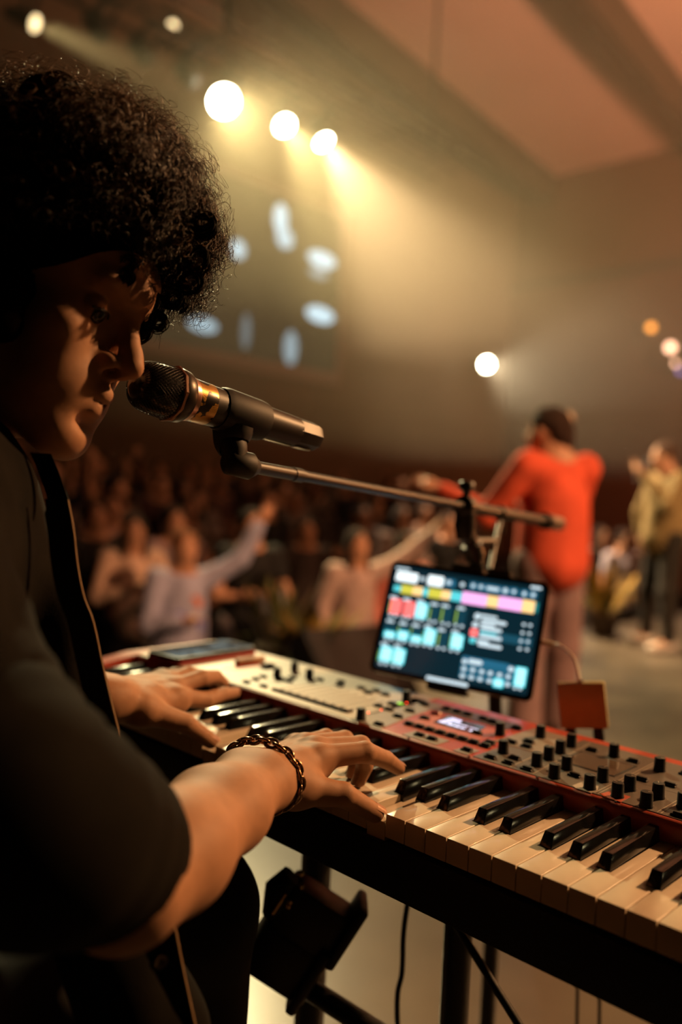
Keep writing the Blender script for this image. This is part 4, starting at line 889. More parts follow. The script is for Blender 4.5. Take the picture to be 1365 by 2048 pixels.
def nail(tip, prev, r, upv=(0, 0, 1)):
    tip, prev = np.array(tip), np.array(prev); d = (tip - prev) / np.linalg.norm(tip - prev); u_ = np.array(upv, float); u_ = u_ - d * (u_ @ d); u_ /= np.linalg.norm(u_); w_ = np.cross(d, u_)
    V = []; F = []; n_ = 10
    for i in range(5):
        for k in range(n_ + 1):
            a = (k / n_ - 0.5) * 1.9; rr = r * 1.01 + 0.0003; x = (i / 4 - 0.45) * r * 1.55
            V.append(tip + d * (x - (0.12 * r * (a * a))) + rr * (math.cos(a) * u_ + math.sin(a) * w_) * (1.0 if i < 4 else 0.96))
    for i in range(4):
        for k in range(n_): F.append((i * (n_ + 1) + k, i * (n_ + 1) + k + 1, (i + 1) * (n_ + 1) + k + 1, (i + 1) * (n_ + 1) + k))
    child('fingernail', mesh_np('fingernail', V, F), M['nail'])
for J in (JR, JL):
    for nme, r in (('index', 0.0070), ('middle', 0.0072), ('ring', 0.0068), ('little', 0.0060)): nail(J[nme][3], J[nme][2], r)
    nail(J['thumb'][3], J['thumb'][2], 0.0088, (0.3, 0.4, 1))
# --- hair: a dark core and thousands of separate curls
rg = np.random.default_rng(11)
s5 = Sculpt(HO - 0.24, HO + 0.26, 0.005)
def hh(x, y, z, r, k=0.02): s5.ell(hd(x, y, z), (r, r, r), None, k)
s5.ell(hd(0.045, 0.118, 0), (0.058, 0.050, 0.082), HM, 0.02)
s5.ell(hd(-0.010, 0.080, 0), (0.112, 0.098, 0.098), HM, 0.02)
for i in range(170):
    d = rg.normal(size=3); d /= np.linalg.norm(d)
    if d[1] < -0.35: continue
    p = np.array([-0.008, 0.082, 0]) + d * np.array([0.118, 0.104, 0.104])
    if p[0] > 0.045 and p[1] < 0.085 and abs(p[2]) < 0.085: continue
    hh(*p, rg.uniform(0.010, 0.021), 0.006)
for i in range(46):                                                              # fringe falling over the brow
    p = (rg.uniform(0.070, 0.106), rg.uniform(0.084, 0.135), rg.uniform(-0.075, 0.030))
    hh(*p, rg.uniform(0.009, 0.017), 0.006)
for i in range(90):                                                              # sides, over the ears
    hh(rg.uniform(-0.10, 0.038), rg.uniform(-0.035, 0.07), rg.choice([-1, 1]) * rg.uniform(0.066, 0.088), rg.uniform(0.010, 0.018), 0.006)
V, F = s5.mesh('hair', 1)
hair = child('hair', mesh_np('hair', V, F), M['hair_core'])
def curls(n_, seed):
    rg = np.random.default_rng(seed); Vs = []; Fs = []; o = 0; made = 0; ang = np.array([0, 2.094, 4.189])
    while made < n_:
        fr_ = rg.random() < 0.24
        if not fr_ and rg.random() < 0.14:
            z_ = rg.choice([-1, 1]); root = np.array([rg.uniform(-0.10, 0.036), rg.uniform(-0.03, 0.07), z_ * 0.082]); nrm = np.array([rg.uniform(-.3, .3), rg.uniform(-.5, .2), z_ * 1.0])
        elif not fr_ and rg.random() < 0.30:
            d = rg.normal(size=3); d[1] = abs(d[1]); d[0] = abs(d[0]) * 0.9; d /= np.linalg.norm(d)
            root = np.array([0.045, 0.118, 0]) + d * np.array([0.060, 0.054, 0.086]); nrm = d + rg.normal(size=3) * 0.3
        elif fr_:
            root = np.array([rg.uniform(0.070, 0.108), rg.uniform(0.078, 0.150), rg.uniform(-0.085, 0.050)]); nrm = np.array([0.9, rg.uniform(-0.9, 0.5), rg.uniform(-0.3, 0.3)])
        else:
            d = rg.normal(size=3); d /= np.linalg.norm(d)
            if d[1] < -0.45: continue
            root = np.array([-0.008, 0.082, 0]) + d * np.array([0.112, 0.100, 0.100]); nrm = d * 1.0 + rg.normal(size=3) * 0.25
            if rg.random() < 0.25: nrm = nrm + np.array([0.5, -0.2, 0])
        nrm = nrm / np.linalg.norm(nrm); a = np.cross(nrm, rg.normal(size=3)); a /= np.linalg.norm(a); b2 = np.cross(nrm, a)
        m_ = 36; t = np.linspace(0, 1, m_); R_ = rg.uniform(0.0025, 0.0070); tn = rg.uniform(2.2, 4.6) * 2 * math.pi; L_ = rg.uniform(0.012, 0.032) if fr_ else rg.uniform(0.014, 0.040); ph = rg.uniform(0, 6.28)
        droop = -0.016 * t * t
        c = root + nrm * (L_ * t)[:, None] + a * (R_ * np.minimum(1, t * 4) * np.cos(tn * t + ph))[:, None] + b2 * (R_ * np.minimum(1, t * 4) * np.sin(tn * t + ph))[:, None]
        c[:, 1] += droop
        if np.any((c[:, 0] > 0.045) & (c[:, 0] < 0.127) & (c[:, 1] < 0.046) & (np.abs(c[:, 2]) < 0.09)): continue
        if np.any((c[:, 1] < -0.01) & (c[:, 0] > 0.10)) and rg.random() < 0.6: continue
        w = HO + c @ HM.T; T = np.gradient(w, axis=0); T /= np.linalg.norm(T, axis=1)[:, None] + 1e-12
        n1 = np.cross(T, [0.3, 0.5, 0.81]); n1 /= np.linalg.norm(n1, axis=1)[:, None] + 1e-12; n2 = np.cross(T, n1)
        r = rg.uniform(0.00022, 0.00050) * (1 - 0.6 * t)
        ring = w[:, None, :] + r[:, None, None] * (np.cos(ang)[None, :, None] * n1[:, None, :] + np.sin(ang)[None, :, None] * n2[:, None, :])
        Vs.append(ring.reshape(-1, 3)); i = np.arange(m_ - 1)[:, None] * 3; k = np.arange(3)[None, :]; k2 = (k + 1) % 3
        Fs.append(np.stack([i + k, i + k2, i + 3 + k2, i + 3 + k], -1).reshape(-1, 4) + o); o += m_ * 3; made += 1
    return np.concatenate(Vs), np.concatenate(Fs)
V, F = curls(4600, 5); cu = link('curls', mesh_np('curls', V, F), M['hair'], hair); tag(cu, kind='stuff')
M['frizz'] = new_mat('backlit_frizz', (0.085, 0.042, 0.016), 0.40, spec=0.4)  # lighter brown than the hair: the golden rim light is put into its colour
def frizz(n_, seed):
    rg = np.random.default_rng(seed); Vs = []; Fs = []; o = 0; made = 0; ang = np.array([0, 2.094, 4.189])
    while made < n_:
        d = rg.normal(size=3); d /= np.linalg.norm(d)
        if d[1] < 0.0: continue
        root = (np.array([-0.008, 0.082, 0]) + d * np.array([0.120, 0.104, 0.106])) if rg.random() < .5 else (np.array([0.045, 0.118, 0]) + np.abs(d) * np.array([1, 1, np.sign(d[2])]) * np.array([0.070, 0.064, 0.094]))
        nrm = d + rg.normal(size=3) * .35; nrm /= np.linalg.norm(nrm); a = np.cross(nrm, rg.normal(size=3)); a /= np.linalg.norm(a); b2 = np.cross(nrm, a)
        m_ = 30; t = np.linspace(0, 1, m_); R_ = rg.uniform(.003, .0085); tn = rg.uniform(1.2, 3.2) * 6.283; L_ = rg.uniform(.012, .030); ph = rg.uniform(0, 6.28)
        c = root + nrm * (L_ * np.sin(t * rg.uniform(1.6, 2.6)))[:, None] + a * (R_ * np.cos(tn * t + ph))[:, None] + b2 * (R_ * np.sin(tn * t + ph))[:, None]
        if np.any((c[:, 0] > 0.045) & (c[:, 1] < 0.07)): continue
        w = HO + c @ HM.T; T = np.gradient(w, axis=0); T /= np.linalg.norm(T, axis=1)[:, None] + 1e-12
        n1 = np.cross(T, [0.3, 0.5, 0.81]); n1 /= np.linalg.norm(n1, axis=1)[:, None] + 1e-12; n2 = np.cross(T, n1); r = rg.uniform(.00016, .00030) * (1 - .5 * t)
        ring = w[:, None, :] + r[:, None, None] * (np.cos(ang)[None, :, None] * n1[:, None, :] + np.sin(ang)[None, :, None] * n2[:, None, :])
        Vs.append(ring.reshape(-1, 3)); i = np.arange(m_ - 1)[:, None] * 3; k = np.arange(3)[None, :]; k2 = (k + 1) % 3
        Fs.append(np.stack([i + k, i + k2, i + 3 + k2, i + 3 + k], -1).reshape(-1, 4) + o); o += m_ * 3; made += 1
    return np.concatenate(Vs), np.concatenate(Fs)
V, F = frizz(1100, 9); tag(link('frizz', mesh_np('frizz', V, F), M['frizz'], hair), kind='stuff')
# bigger rolled locks along the front edge, each a bundle of strands
def lock(cx, cy, cz, R_, turns, seed):
    rg = np.random.default_rng(seed); Vs = []; Fs = []; o = 0
    ax = np.array([0.15, 0.1, 1.0]); ax /= np.linalg.norm(ax); a = np.cross(ax, [0, 1, 0.0]); a /= np.linalg.norm(a); b2 = np.cross(ax, a); ph = rg.uniform(0, 6.28)
    for _ in range(26):
        t = np.linspace(0, 1, 34); rr = R_ * rg.uniform(0.72, 1.08) * (1 - 0.25 * t); off = rg.normal(size=3) * 0.0016
        c = np.array([cx, cy, cz]) + off + a * (rr * np.cos(turns * 6.283 * t + ph))[:, None] + b2 * (rr * np.sin(turns * 6.283 * t + ph))[:, None] + ax * (rg.uniform(0.006, 0.016) * (t - 0.5))[:, None]
        w = HO + c @ HM.T; Vs.append(w)
    return Vs
Vs = []; Fs = []; o = 0; ang = np.array([0, 2.094, 4.189])
for i, (fx, fy, d, R_) in enumerate([(392, 412, 0.70, 0.0085), (408, 450, 0.69, 0.0105), (385, 566, 0.70, 0.0100), (318, 642, 0.71, 0.0075), (278, 660, 0.715, 0.0095), (258, 528, 0.675, 0.0065), (252, 556, 0.672, 0.0060), (395, 520, 0.70, 0.011), (350, 600, 0.71, 0.010), (300, 610, 0.72, 0.010)]):
    lc = HM.T @ (px(fx, fy, d) - HO)
    for w in lock(*lc, R_, 1.5, 40 + i):
        T = np.gradient(w, axis=0); T /= np.linalg.norm(T, axis=1)[:, None] + 1e-12; n1 = np.cross(T, vd); n1 /= np.linalg.norm(n1, axis=1)[:, None] + 1e-12; n2 = np.cross(T, n1)
        ring = w[:, None, :] + 0.00062 * (np.cos(ang)[None, :, None] * n1[:, None, :] + np.sin(ang)[None, :, None] * n2[:, None, :]); m_ = len(w)
        Vs.append(ring.reshape(-1, 3)); ii = np.arange(m_ - 1)[:, None] * 3; k = np.arange(3)[None, :]; k2 = (k + 1) % 3
        Fs.append(np.stack([ii + k, ii + k2, ii + 3 + k2, ii + 3 + k], -1).reshape(-1, 4) + o); o += m_ * 3
lk = link('locks', mesh_np('locks', np.concatenate(Vs), np.concatenate(Fs)), M['hair'], hair); tag(lk, kind='stuff')
# --- jacket, sleeves, collar, placket with stitching
s6 = Sculpt(np.array([-0.52, -0.68, 0.55]), np.array([0.16, -0.12, 1.32]), 0.0065)
CH = px(120, 1180, 0.685)                                                        # chest front
s6.limb(NB + np.array([0.0, 0.01, -0.03]), HIP + np.array([0, 0, 0.04]), 0.100, 0.125, 0.05)
s6.limb(NB, SR, 0.080, 0.064, 0.04); s6.limb(NB, SL, 0.080, 0.072, 0.04); s6.limb(SR, El * 0.38 + SR * 0.62 + np.array([0.0, -0.018, 0]), 0.066, 0.062, 0.03); s6.limb(SL, Ell * 0.6 + SL * 0.4, 0.072, 0.060, 0.03); s6.limb(SL, Ell, 0.066, 0.052, 0.03)
s6.limb(px(38, 1040, 0.67), px(105, 1230, 0.675), 0.020, 0.022, 0.03); s6.limb(px(105, 1230, 0.675), px(190, 1560, 0.675), 0.022, 0.024, 0.05)
s6.limb(px(235, 1850, 0.60), px(300, 2080, 0.60), 0.040, 0.045, 0.05); s6.limb(px(190, 1560, 0.675), px(235, 1850, 0.62), 0.024, 0.034, 0.03)
s6.limb(hd(-0.045, -0.105, 0.0), NB, 0.062, 0.085, 0.03)
s6.noise(0.0045, 38, 3); s6.noise(0.0030, 85, 4)
V, F = s6.mesh('jacket', 1)
jk = child('jacket', mesh_np('jacket', V, F), M['denim'])
# right sleeve: an open tube that ends in a hem round the forearm
hn_ = fa * math.cos(0.5) - CAM_U * math.sin(0.5); hn_ /= np.linalg.norm(hn_)
sp_ = spline([SR + np.array([-0.01, 0, 0.02]), SR * 0.55 + El * 0.45 + np.array([0.0, -0.022, 0]), Hc - hn_ * 0.10 + np.array([-0.004, -0.012, 0.012]), Hc - hn_ * 0.045, Hc], 8)
nr = len(sp_); rr = np.interp(np.linspace(0, 1, nr), [0, 0.35, 0.6, 0.85, 1.0], [0.064, 0.064, 0.060, 0.051, 0.0440])
rr = rr * (1 + 0.02 * np.sin(np.arange(nr) * 1.7))
pts = list(sp_) + [Hc + hn_ * 0.001, Hc - hn_ * 0.012]; rr = list(rr) + [0.0415, 0.0395]
slv = child('sleeve', tube_mesh('sleeve', pts, rr, 36, cap=False), M['denim'])
pts_, T_, N_ = frames([Vector(p) for p in sp_])
hem = []
for k in range(41):
    a = 2 * math.pi * k / 40; bn = T_[-1].cross(N_[-1]); hem.append(Vector(Hc - hn_ * 0.006) + (N_[-1] * math.cos(a) + bn * math.sin(a)) * 0.0450)
child('hem_seam', tube_mesh('hem_seam', hem, 0.0011, 6, cap=False), M['denim_edge'])
def ribbon(name, pts, wdir, width, thick, mat):
    P_ = [np.array(p) for p in spline(pts, 6)]; V = []; F = []; wd_ = np.array(wdir, float); wd_ /= np.linalg.norm(wd_)
    for i, p in enumerate(P_):
        w = width if not hasattr(width, '__call__') else width(i / (len(P_) - 1)); nn = np.cross(wd_, P_[min(i + 1, len(P_) - 1)] - P_[max(i - 1, 0)]); nn /= np.linalg.norm(nn) + 1e-12
        V += [p, p + wd_ * w, p + wd_ * w + nn * thick, p + nn * thick]
    for i in range(len(P_) - 1):
        for k in range(4): F.append((4 * i + k, 4 * i + (k + 1) % 4, 4 * i + 4 + (k + 1) % 4, 4 * i + 4 + k))
    F += [(3, 2, 1, 0), tuple(4 * (len(P_) - 1) + k for k in range(4))]
    return mesh_np(name, V, F, smooth=False), P_
edge = [px(139, 1000, 0.640), px(150, 1060, 0.640), px(158, 1130, 0.642), px(170, 1190, 0.645), px(190, 1245, 0.648), px(208, 1330, 0.650), px(232, 1430, 0.650), px(262, 1540, 0.650), px(290, 1640, 0.650)]
me, EP = ribbon('placket', edge, -rt, lambda t: 0.020 if t > 0.05 else 0.018, 0.0022, M['denim_edge'])
plk = child('placket', me, M['denim_edge'])
st = link('stitching', tube_mesh('stitching', [p + tow * 0.0030 - rt * 0.0012 for p in EP], 0.0008, 6), M['thread'], plk)
edge2 = [px(340, 1790, 0.585), px(352, 1850, 0.585), px(372, 1950, 0.585), px(400, 2080, 0.585)]
me, EP2 = ribbon('placket', edge2, -rt, 0.030, 0.0022, M['denim_edge'])
plk2 = child('placket', me, M['denim_edge']); link('stitching', tube_mesh('stitching', [p + tow * 0.0030 - rt * 0.0012 for p in EP2], 0.0008, 6), M['thread'], plk2)
bp = px(320, 1922, 0.578)
M['brass'] = new_mat('dull_brass_button', (0.14, 0.10, 0.06), 0.4, metal=0.8)
bm_ = lathe_mesh('button', [(0.0024, 0.0006), (0.0030, 0.0020), (0.0046, 0.0022), (0.0056, 0.0010), (0.0056, -0.001), (0.002, -0.001)], 22)
bt_ = child('button', bm_, M['brass']); bt_.data.transform(Matrix.Translation(Vector(bp)) @ Vector(tow * 0.9 + rt * 0.35).to_track_quat('Z', 'Y').to_matrix().to_4x4())
bt2 = child('button_stud', lathe_mesh('button_stud', [(0.0022, -0.001), (0.0014, 0.0016), (0.0, 0.0020)], 12), M['brass']); bt2.data.transform(Matrix.Translation(Vector(bp)) @ Vector(tow * 0.9 + rt * 0.35).to_track_quat('Z', 'Y').to_matrix().to_4x4())
# collar flap
cp = [px(60, 905, 0.655), px(78, 950, 0.650), px(96, 1002, 0.645)]
me, _ = ribbon('collar', cp, rt * 0.9 + tow * 0.2, 0.016, 0.003, M['denim_edge']); child('collar', me, M['denim_edge'])
# --- trousers and shoes
s7 = Sculpt(np.array([-0.48, -0.66, 0.20]), np.array([0.02, 0.08, 0.92]), 0.009)
s7.limb(HIP, HIP + np.array([0, 0.02, 0.06]), 0.150, 0.14, 0.04)
s7.limb(HIP + np.array([0.03, 0, -0.02]), KR, 0.098, 0.068, 0.03); s7.limb(HIP + np.array([-0.06, 0, -0.02]), KL, 0.098, 0.068, 0.03)
ankR, ankL = KR + np.array([0.0, 0.01, -0.42]), KL + np.array([-0.005, -0.08, -0.42])
s7.limb(KR, ankR, 0.070, 0.052, 0.03); s7.limb(KL, ankL, 0.068, 0.052, 0.03); s7.noise(0.003, 40, 8)
V, F = s7.mesh('trousers', 1); child('trousers', mesh_np('trousers', V, F), M['jeans'])
for an in (ankR, ankL):
    s8 = Sculpt(an + np.array([-0.07, -0.10, -0.12]), an + np.array([0.07, 0.22, 0.08]), 0.007)
    s8.limb(an + np.array([0, -0.02, -0.04]), an + np.array([0, 0.14, -0.065]), 0.042, 0.034, 0.02); s8.limb(an, an + np.array([0, 0, -0.05]), 0.045, 0.045, 0.02)
    V, F = s8.mesh('shoe', 1); child('shoe', mesh_np('shoe', V, F), M['rubber'])
# --- high stool under the player
stool = empty('stool', (-0.17, -0.50, 0.0)); tag(stool, 'tall black round stool under the keyboard player', 'stool')
link('seat', lathe_mesh('seat', [(0.0, 0.0), (0.165, 0.0), (0.180, 0.02), (0.178, 0.05), (0.15, 0.068), (0.0, 0.07)], 28), M['rubber'], stool, loc=(0, 0, 0.535))
for i in range(4):
    a = math.radians(45 + 90 * i); link('leg', tube_mesh('leg', [(0.12 * math.cos(a), 0.12 * math.sin(a), 0.54), (0.23 * math.cos(a), 0.23 * math.sin(a), 0.0)], 0.012, 8), M['black_metal'], stool)
link('foot_ring', tube_mesh('foot_ring', [(0.20 * math.cos(a), 0.20 * math.sin(a), 0.20) for a in np.linspace(0, 2 * math.pi, 25)], 0.010, 8, cap=False), M['black_metal'], stool)
# --- chain bracelet on the right wrist
M['bracelet'] = new_mat('dark_gold_chain', (0.34, 0.19, 0.10), 0.22, metal=1.0)
br = empty('bracelet', Wr); tag(br, 'chunky dark metal chain bracelet on the right wrist', 'bracelet')
def link_mesh():
    V = []; F = []; n1, n2 = 14, 6
    for i in range(n1):
        a = 2 * math.pi * i / n1; c = (0.0064 * math.cos(a), 0.0042 * math.sin(a))
        for j_ in range(n2):
            b_ = 2 * math.pi * j_ / n2; r = 0.0017 * math.cos(b_); V.append((c[0] + r * math.cos(a), c[1] + r * math.sin(a), 0.0017 * math.sin(b_)))
    for i in range(n1):
        for j_ in range(n2): F.append((i * n2 + j_, ((i + 1) % n1) * n2 + j_, ((i + 1) % n1) * n2 + (j_ + 1) % n2, i * n2 + (j_ + 1) % n2))
    return mesh_np('chain_link', V, F)
lkm = link_mesh(); nl = 28
bax = fa * 0.93 + np.array([0, 0, 0.0]) + rt * 0.25; bax /= np.linalg.norm(bax); bu = np.array([0, 0, 1.0]); bu = bu - bax * (bu @ bax); bu /= np.linalg.norm(bu); bsd = np.cross(bax, bu)
bc = Wr + fa * 0.004
for i in range(nl):
    a = 2 * math.pi * i / nl; p = bc + bsd * (0.0385 * math.cos(a)) + bu * (0.0300 * math.sin(a)) + bu * -0.001
    t = -bsd * (0.0385 * math.sin(a)) + bu * (0.0300 * math.cos(a)); t /= np.linalg.norm(t); nrm = bsd * math.cos(a) / 0.0385 + bu * math.sin(a) / 0.0300; nrm /= np.linalg.norm(nrm); w = np.cross(t, nrm)
    tw = math.radians(38 if i % 2 else -38); nn = nrm * math.cos(tw) + w * math.sin(tw); ww = np.cross(nn, t)
    o = link('chain_link', lkm, M['bracelet'], br); o.matrix_parent_inverse = Matrix.Identity(4)
    o.matrix_local = Matrix(((t[0], ww[0], nn[0], p[0] - Wr[0]), (t[1], ww[1], nn[1], p[1] - Wr[1]), (t[2], ww[2], nn[2], p[2] - Wr[2]), (0, 0, 0, 1)))
# ---------------------------------------------------------------- singers on stage and the crowd
def rot_z(a): c, s = math.cos(a), math.sin(a); return np.array([[c, -s, 0], [s, c, 0], [0, 0, 1.0]])
MATC = {}
def cloth(c, rough=0.85):
    k = tuple(round(x, 3) for x in c)
    if k not in MATC: MATC[k] = new_mat('cloth_%02d' % len(MATC), c, rough, spec=0.25, vary=0.25, vscale=9)
    return MATC[k]
M['skin2'] = new_mat('mid_skin', (0.46, 0.23, 0.13), 0.55, spec=0.3, vary=0.1, vscale=30)  # plain skin colour for the singers and most of the crowd
M['skin3'] = new_mat('deep_skin', (0.24, 0.11, 0.06), 0.55, spec=0.3, vary=0.1, vscale=30)
M['mouth'] = new_mat('lip_colour', (0.25, 0.06, 0.04), 0.5)
def figure(h, P, hair='short', sleeve=0.95, loose=1.0, legs='straight', flare=0.0, dress=None):
    """Meshes of one standing figure facing +Y, 1.70 m tall: body, shirt, trousers, hair, shoes."""
    g = lambda k, d: np.array(P.get(k, d), float)
    hipL, hipR = g('hipL', (-.09, 0, .90)), g('hipR', (.09, 0, .90)); knL, knR = g('knL', (-.11, .02, .48)), g('knR', (.11, .02, .48)); anL, anR = g('anL', (-.12, -.02, .08)), g('anR', (.12, -.02, .08))
    pel, che, nek, hed = g('pel', (0, 0, .96)), g('che', (0, .0, 1.25)), g('nek', (0, 0, 1.43)), g('hed', (0, .03, 1.57))
    shL, shR = g('shL', (-.175, 0, 1.38)), g('shR', (.175, 0, 1.38)); elL, elR = g('elL', (-.23, -.02, 1.10)), g('elR', (.23, -.02, 1.10)); wrL, wrR = g('wrL', (-.22, .10, .87)), g('wrR', (.22, .10, .87))
    fw = g('look', (0, 1, 0)); fw = fw / np.linalg.norm(fw); lo, hi = (-.75, -.6, -.02), (.75, .85, 2.15)
    allp = np.array([elL, elR, wrL, wrR, anL, anR, shL, shR, hed]); lo = np.minimum(allp.min(0) - .2, (-.35, -.3, -.02)); hi = np.maximum(allp.max(0) + .22, (.35, .3, 1.75)); lo[2] = -.03
    out = {}
    S = Sculpt(lo, hi, h)
    S.ell(hed + (0, 0, .02), (.074, .092, .105), None, .02); S.ell(hed + fw * .03 + (0, 0, -.05), (.058, .06, .06), None, .03); S.limb(hed + fw * .085 + (0, 0, .0), hed + fw * .105 + (0, 0, -.025), .012, .016, .01)
    sd = np.cross(fw, (0, 0, 1.0))
    for s in (-1, 1): S.ell(hed + fw * .090 + sd * s * .033 + np.array((0, 0, .012)), (.015, .015, .011), None, .008, 'sub'); S.ell(hed + sd * s * .078, (.012, .018, .03), None, .01)
    S.limb(hed + (0, 0, -.06), nek, .05, .055, .02); S.limb(nek, che, .08, .12, .05); S.limb(che, pel, .12, .13, .05)
    for a, b, c in ((shL, elL, wrL), (shR, elR, wrR)):
        S.limb(nek + (0, 0, -.03), a, .06, .05, .03); S.limb(a, b, .046, .038, .02); S.limb(b, c, .038, .026, .02)
        d = (c - b) / np.linalg.norm(c - b); up_ = np.cross(d, (1, 0, 0.0)); up_ = up_ / (np.linalg.norm(up_) + 1e-9); lat = np.cross(d, up_)
        S.limb(c, c + d * .08, .028, .036, .015)
        for f_ in range(4): S.limb(c + d * .07 + lat * (.024 * (f_ - 1.5)) * .75, c + d * (.155 + (.01, .02, .015, 0)[f_]) + lat * (.024 * (f_ - 1.5)) * 1.25, .0115, .008, .002)
        S.limb(c + d * .02 + lat * .02, c + d * .085 + lat * .058, .014, .009, .006)
    for a, b, c in ((hipL, knL, anL), (hipR, knR, anR)): S.limb(pel, a, .1, .09, .03); S.limb(a, b, .075, .05, .03); S.limb(b, c, .048, .034, .02); S.limb(c, c + (0, .14, -.04), .035, .028, .02)
    out['body'] = S.mesh('body')
    S = Sculpt(lo, hi, h)
    S.limb(nek + (0, 0, -.07), che, .085, .135 * loose, .05); S.limb(che, pel + (0, 0, -.03), .14 * loose, .160 * loose, .05)
    for a, b, c in ((shL, elL, wrL), (shR, elR, wrR)):
        S.limb(nek + (0, 0, -.06), a, .075, .066 * loose, .03); S.limb(a, b if sleeve > .3 else a * .5 + b * .5, .064 * loose, .054 * loose, .02)
        if sleeve > .5: S.limb(b, b + (c - b) * sleeve, .054 * loose, .040 * loose, .02)
    S.noise(.004, 30, 2); out['shirt'] = S.mesh('shirt')
    S = Sculpt(lo, hi, h)
    for a, b, c in ((hipL, knL, anL), (hipR, knR, anR)): S.limb(pel + (0, 0, -.02), a, .135, .115, .04); S.limb(a, b, .10, .075 + flare * .4, .03); S.limb(b, c + (0, 0, .03), .072 + flare * .4, .058 + flare, .03)
    S.noise(.003, 30, 5); out['trousers'] = S.mesh('trousers')
    for c, nm in ((anL, 'shoe'), (anR, 'shoe_')):
        S = Sculpt(c - .12, c + (.12, .28, .08), h); S.limb(c + (0, -.03, -.03), c + (0, .15, -.045), .045, .035, .02)
        out[nm] = S.mesh('shoe')
    S = Sculpt(lo, hi, h)
    S.ell(hed - fw * .018 + np.array((0, 0, .045)), (.088, .098, .092), None, .02)
    if hair == 'long':
        for s in (-1, 1): S.limb(hed + sd * s * .06 - fw * .02, hed + sd * s * .085 + np.array((0, 0, -.30)) + fw * .03, .045, .035, .03)
        S.limb(hed - fw * .06, hed - fw * .09 + np.array((0, 0, -.30)), .07, .05, .03)
    if hair == 'tied': S.limb(hed - fw * .07 + np.array((0, 0, .03)), hed - fw * .10 + np.array((0, 0, -.17)), .066, .050, .03); S.ell(hed - fw * .10 + np.array((0, 0, -.02)), (.05, .05, .07), None, .02)
    S.ell(hed + fw * .085 + np.array((0, 0, -.02)), (.085, .062, .075), None, .012, 'sub'); S.noise(.004, 60, 9); out['hair'] = S.mesh('hair')
    return {k: mesh_np(k.strip('_'), *v) for k, v in out.items()}
SPOTS = []
def place(fig, loc, ang, scale, label, group, cols, skin='skin2', hairc=(0.02, 0.012, 0.008)):
    SPOTS.append((loc[0], loc[1])); r = empty('person', loc, (0, 0, ang)); r.scale = (scale,) * 3; tag(r, label, 'person', group)
    for k, me in fig.items():
        if len(me.materials) == 0: me.materials.append(None)
        k = k.strip('_'); o = link(k, me, None, r); o.material_slots[0].link = 'OBJECT'
        o.material_slots[0].material = {'body': M[skin], 'shirt': cloth(cols[0]), 'trousers': cloth(cols[1]), 'shoe': cloth(cols[2] if len(cols) > 2 else (.03, .025, .02)), 'hair': cloth(hairc, .97)}[k]
    return r
def ground(x, y, d): p = px(x, y, d); return p
def look_ang(fx, fy): return math.atan2(-fx, fy)                                  # turn +Y to face (fx, fy)
# --- singer in the red jumper, seen from behind, left arm raised toward the crowd
sg_fig = figure(0.009, {'hed': (-.03, .06, 1.56), 'look': (-.55, .9, -.05), 'elL': (-.30, .14, 1.13), 'wrL': (-.45, .36, 1.24), 'elR': (.20, .12, 1.14), 'wrR': (.10, .30, 1.18), 'che': (0, .01, 1.24), 'anL': (-.13, -.02, .08), 'anR': (.13, .06, .08)}, 'tied', 0.93, 1.18, flare=0.035)
ps = px(1084, 1480, 4.2)
sgr = place(sg_fig, (ps[0], ps[1], 0.0), look_ang(-0.88, 0.40), 0.985, 'singer in red jumper and mauve trousers, seen from behind with one arm raised', None, ((0.62, 0.085, 0.035), (0.24, 0.15, 0.14), (0.5, 0.42, 0.36)), hairc=(0.030, 0.014, 0.008))
M['clip'] = new_mat('pearl_hair_clip', (0.7, 0.45, 0.25), 0.3)
hc = link('hair_clip', lathe_mesh('hair_clip', [(0, -.012), (.022, -.008), (.026, 0), (.022, .008), (0, .012)], 14), M['clip'], sgr, loc=(0.045, -0.035, 1.64), rot=(0.6, 1.0, 0))
# --- second singer in olive jacket further along the stage, microphone at the mouth
gm_fig = figure(0.011, {'hed': (0, .05, 1.56), 'elR': (.27, .06, 1.12), 'wrR': (.24, .06, .93), 'elL': (-.24, .14, 1.17), 'wrL': (-.04, .24, 1.40), 'anL': (-.19, .04, .08), 'anR': (.19, .0, .08), 'knL': (-.15, .05, .48), 'knR': (.15, .03, .48)}, 'short', 0.92, 1.18)
pg = px(1318, 1290, 7.1)
place(gm_fig, (pg[0], pg[1], 0.0), look_ang(-0.55, -0.83), 1.02, 'singer in olive jacket and dark trousers holding a microphone to the mouth', None, ((0.22, 0.145, 0.055), (0.020, 0.015, 0.010), (0.75, 0.64, 0.54)), hairc=(0.05, 0.02, 0.01))
hm = empty('microphone', Vector((pg[0], pg[1], 0)) + Vector(rot_z(look_ang(-0.55, -0.83)) @ np.array((-.005, .215, 1.535)))); tag(hm, 'small black handheld microphone held by the singer in olive', 'microphone')
hm.rotation_euler = (math.radians(28), 0, look_ang(-0.55, -0.83))
link('head', lathe_mesh('head', [(0, .045), (.018, .040), (.024, .022), (.020, .002), (.016, 0)], 14), M['rubber'], hm); link('handle', lathe_mesh('handle', [(.016, 0), (.013, -.16), (.0, -.165)], 12), M['rubber'], hm)
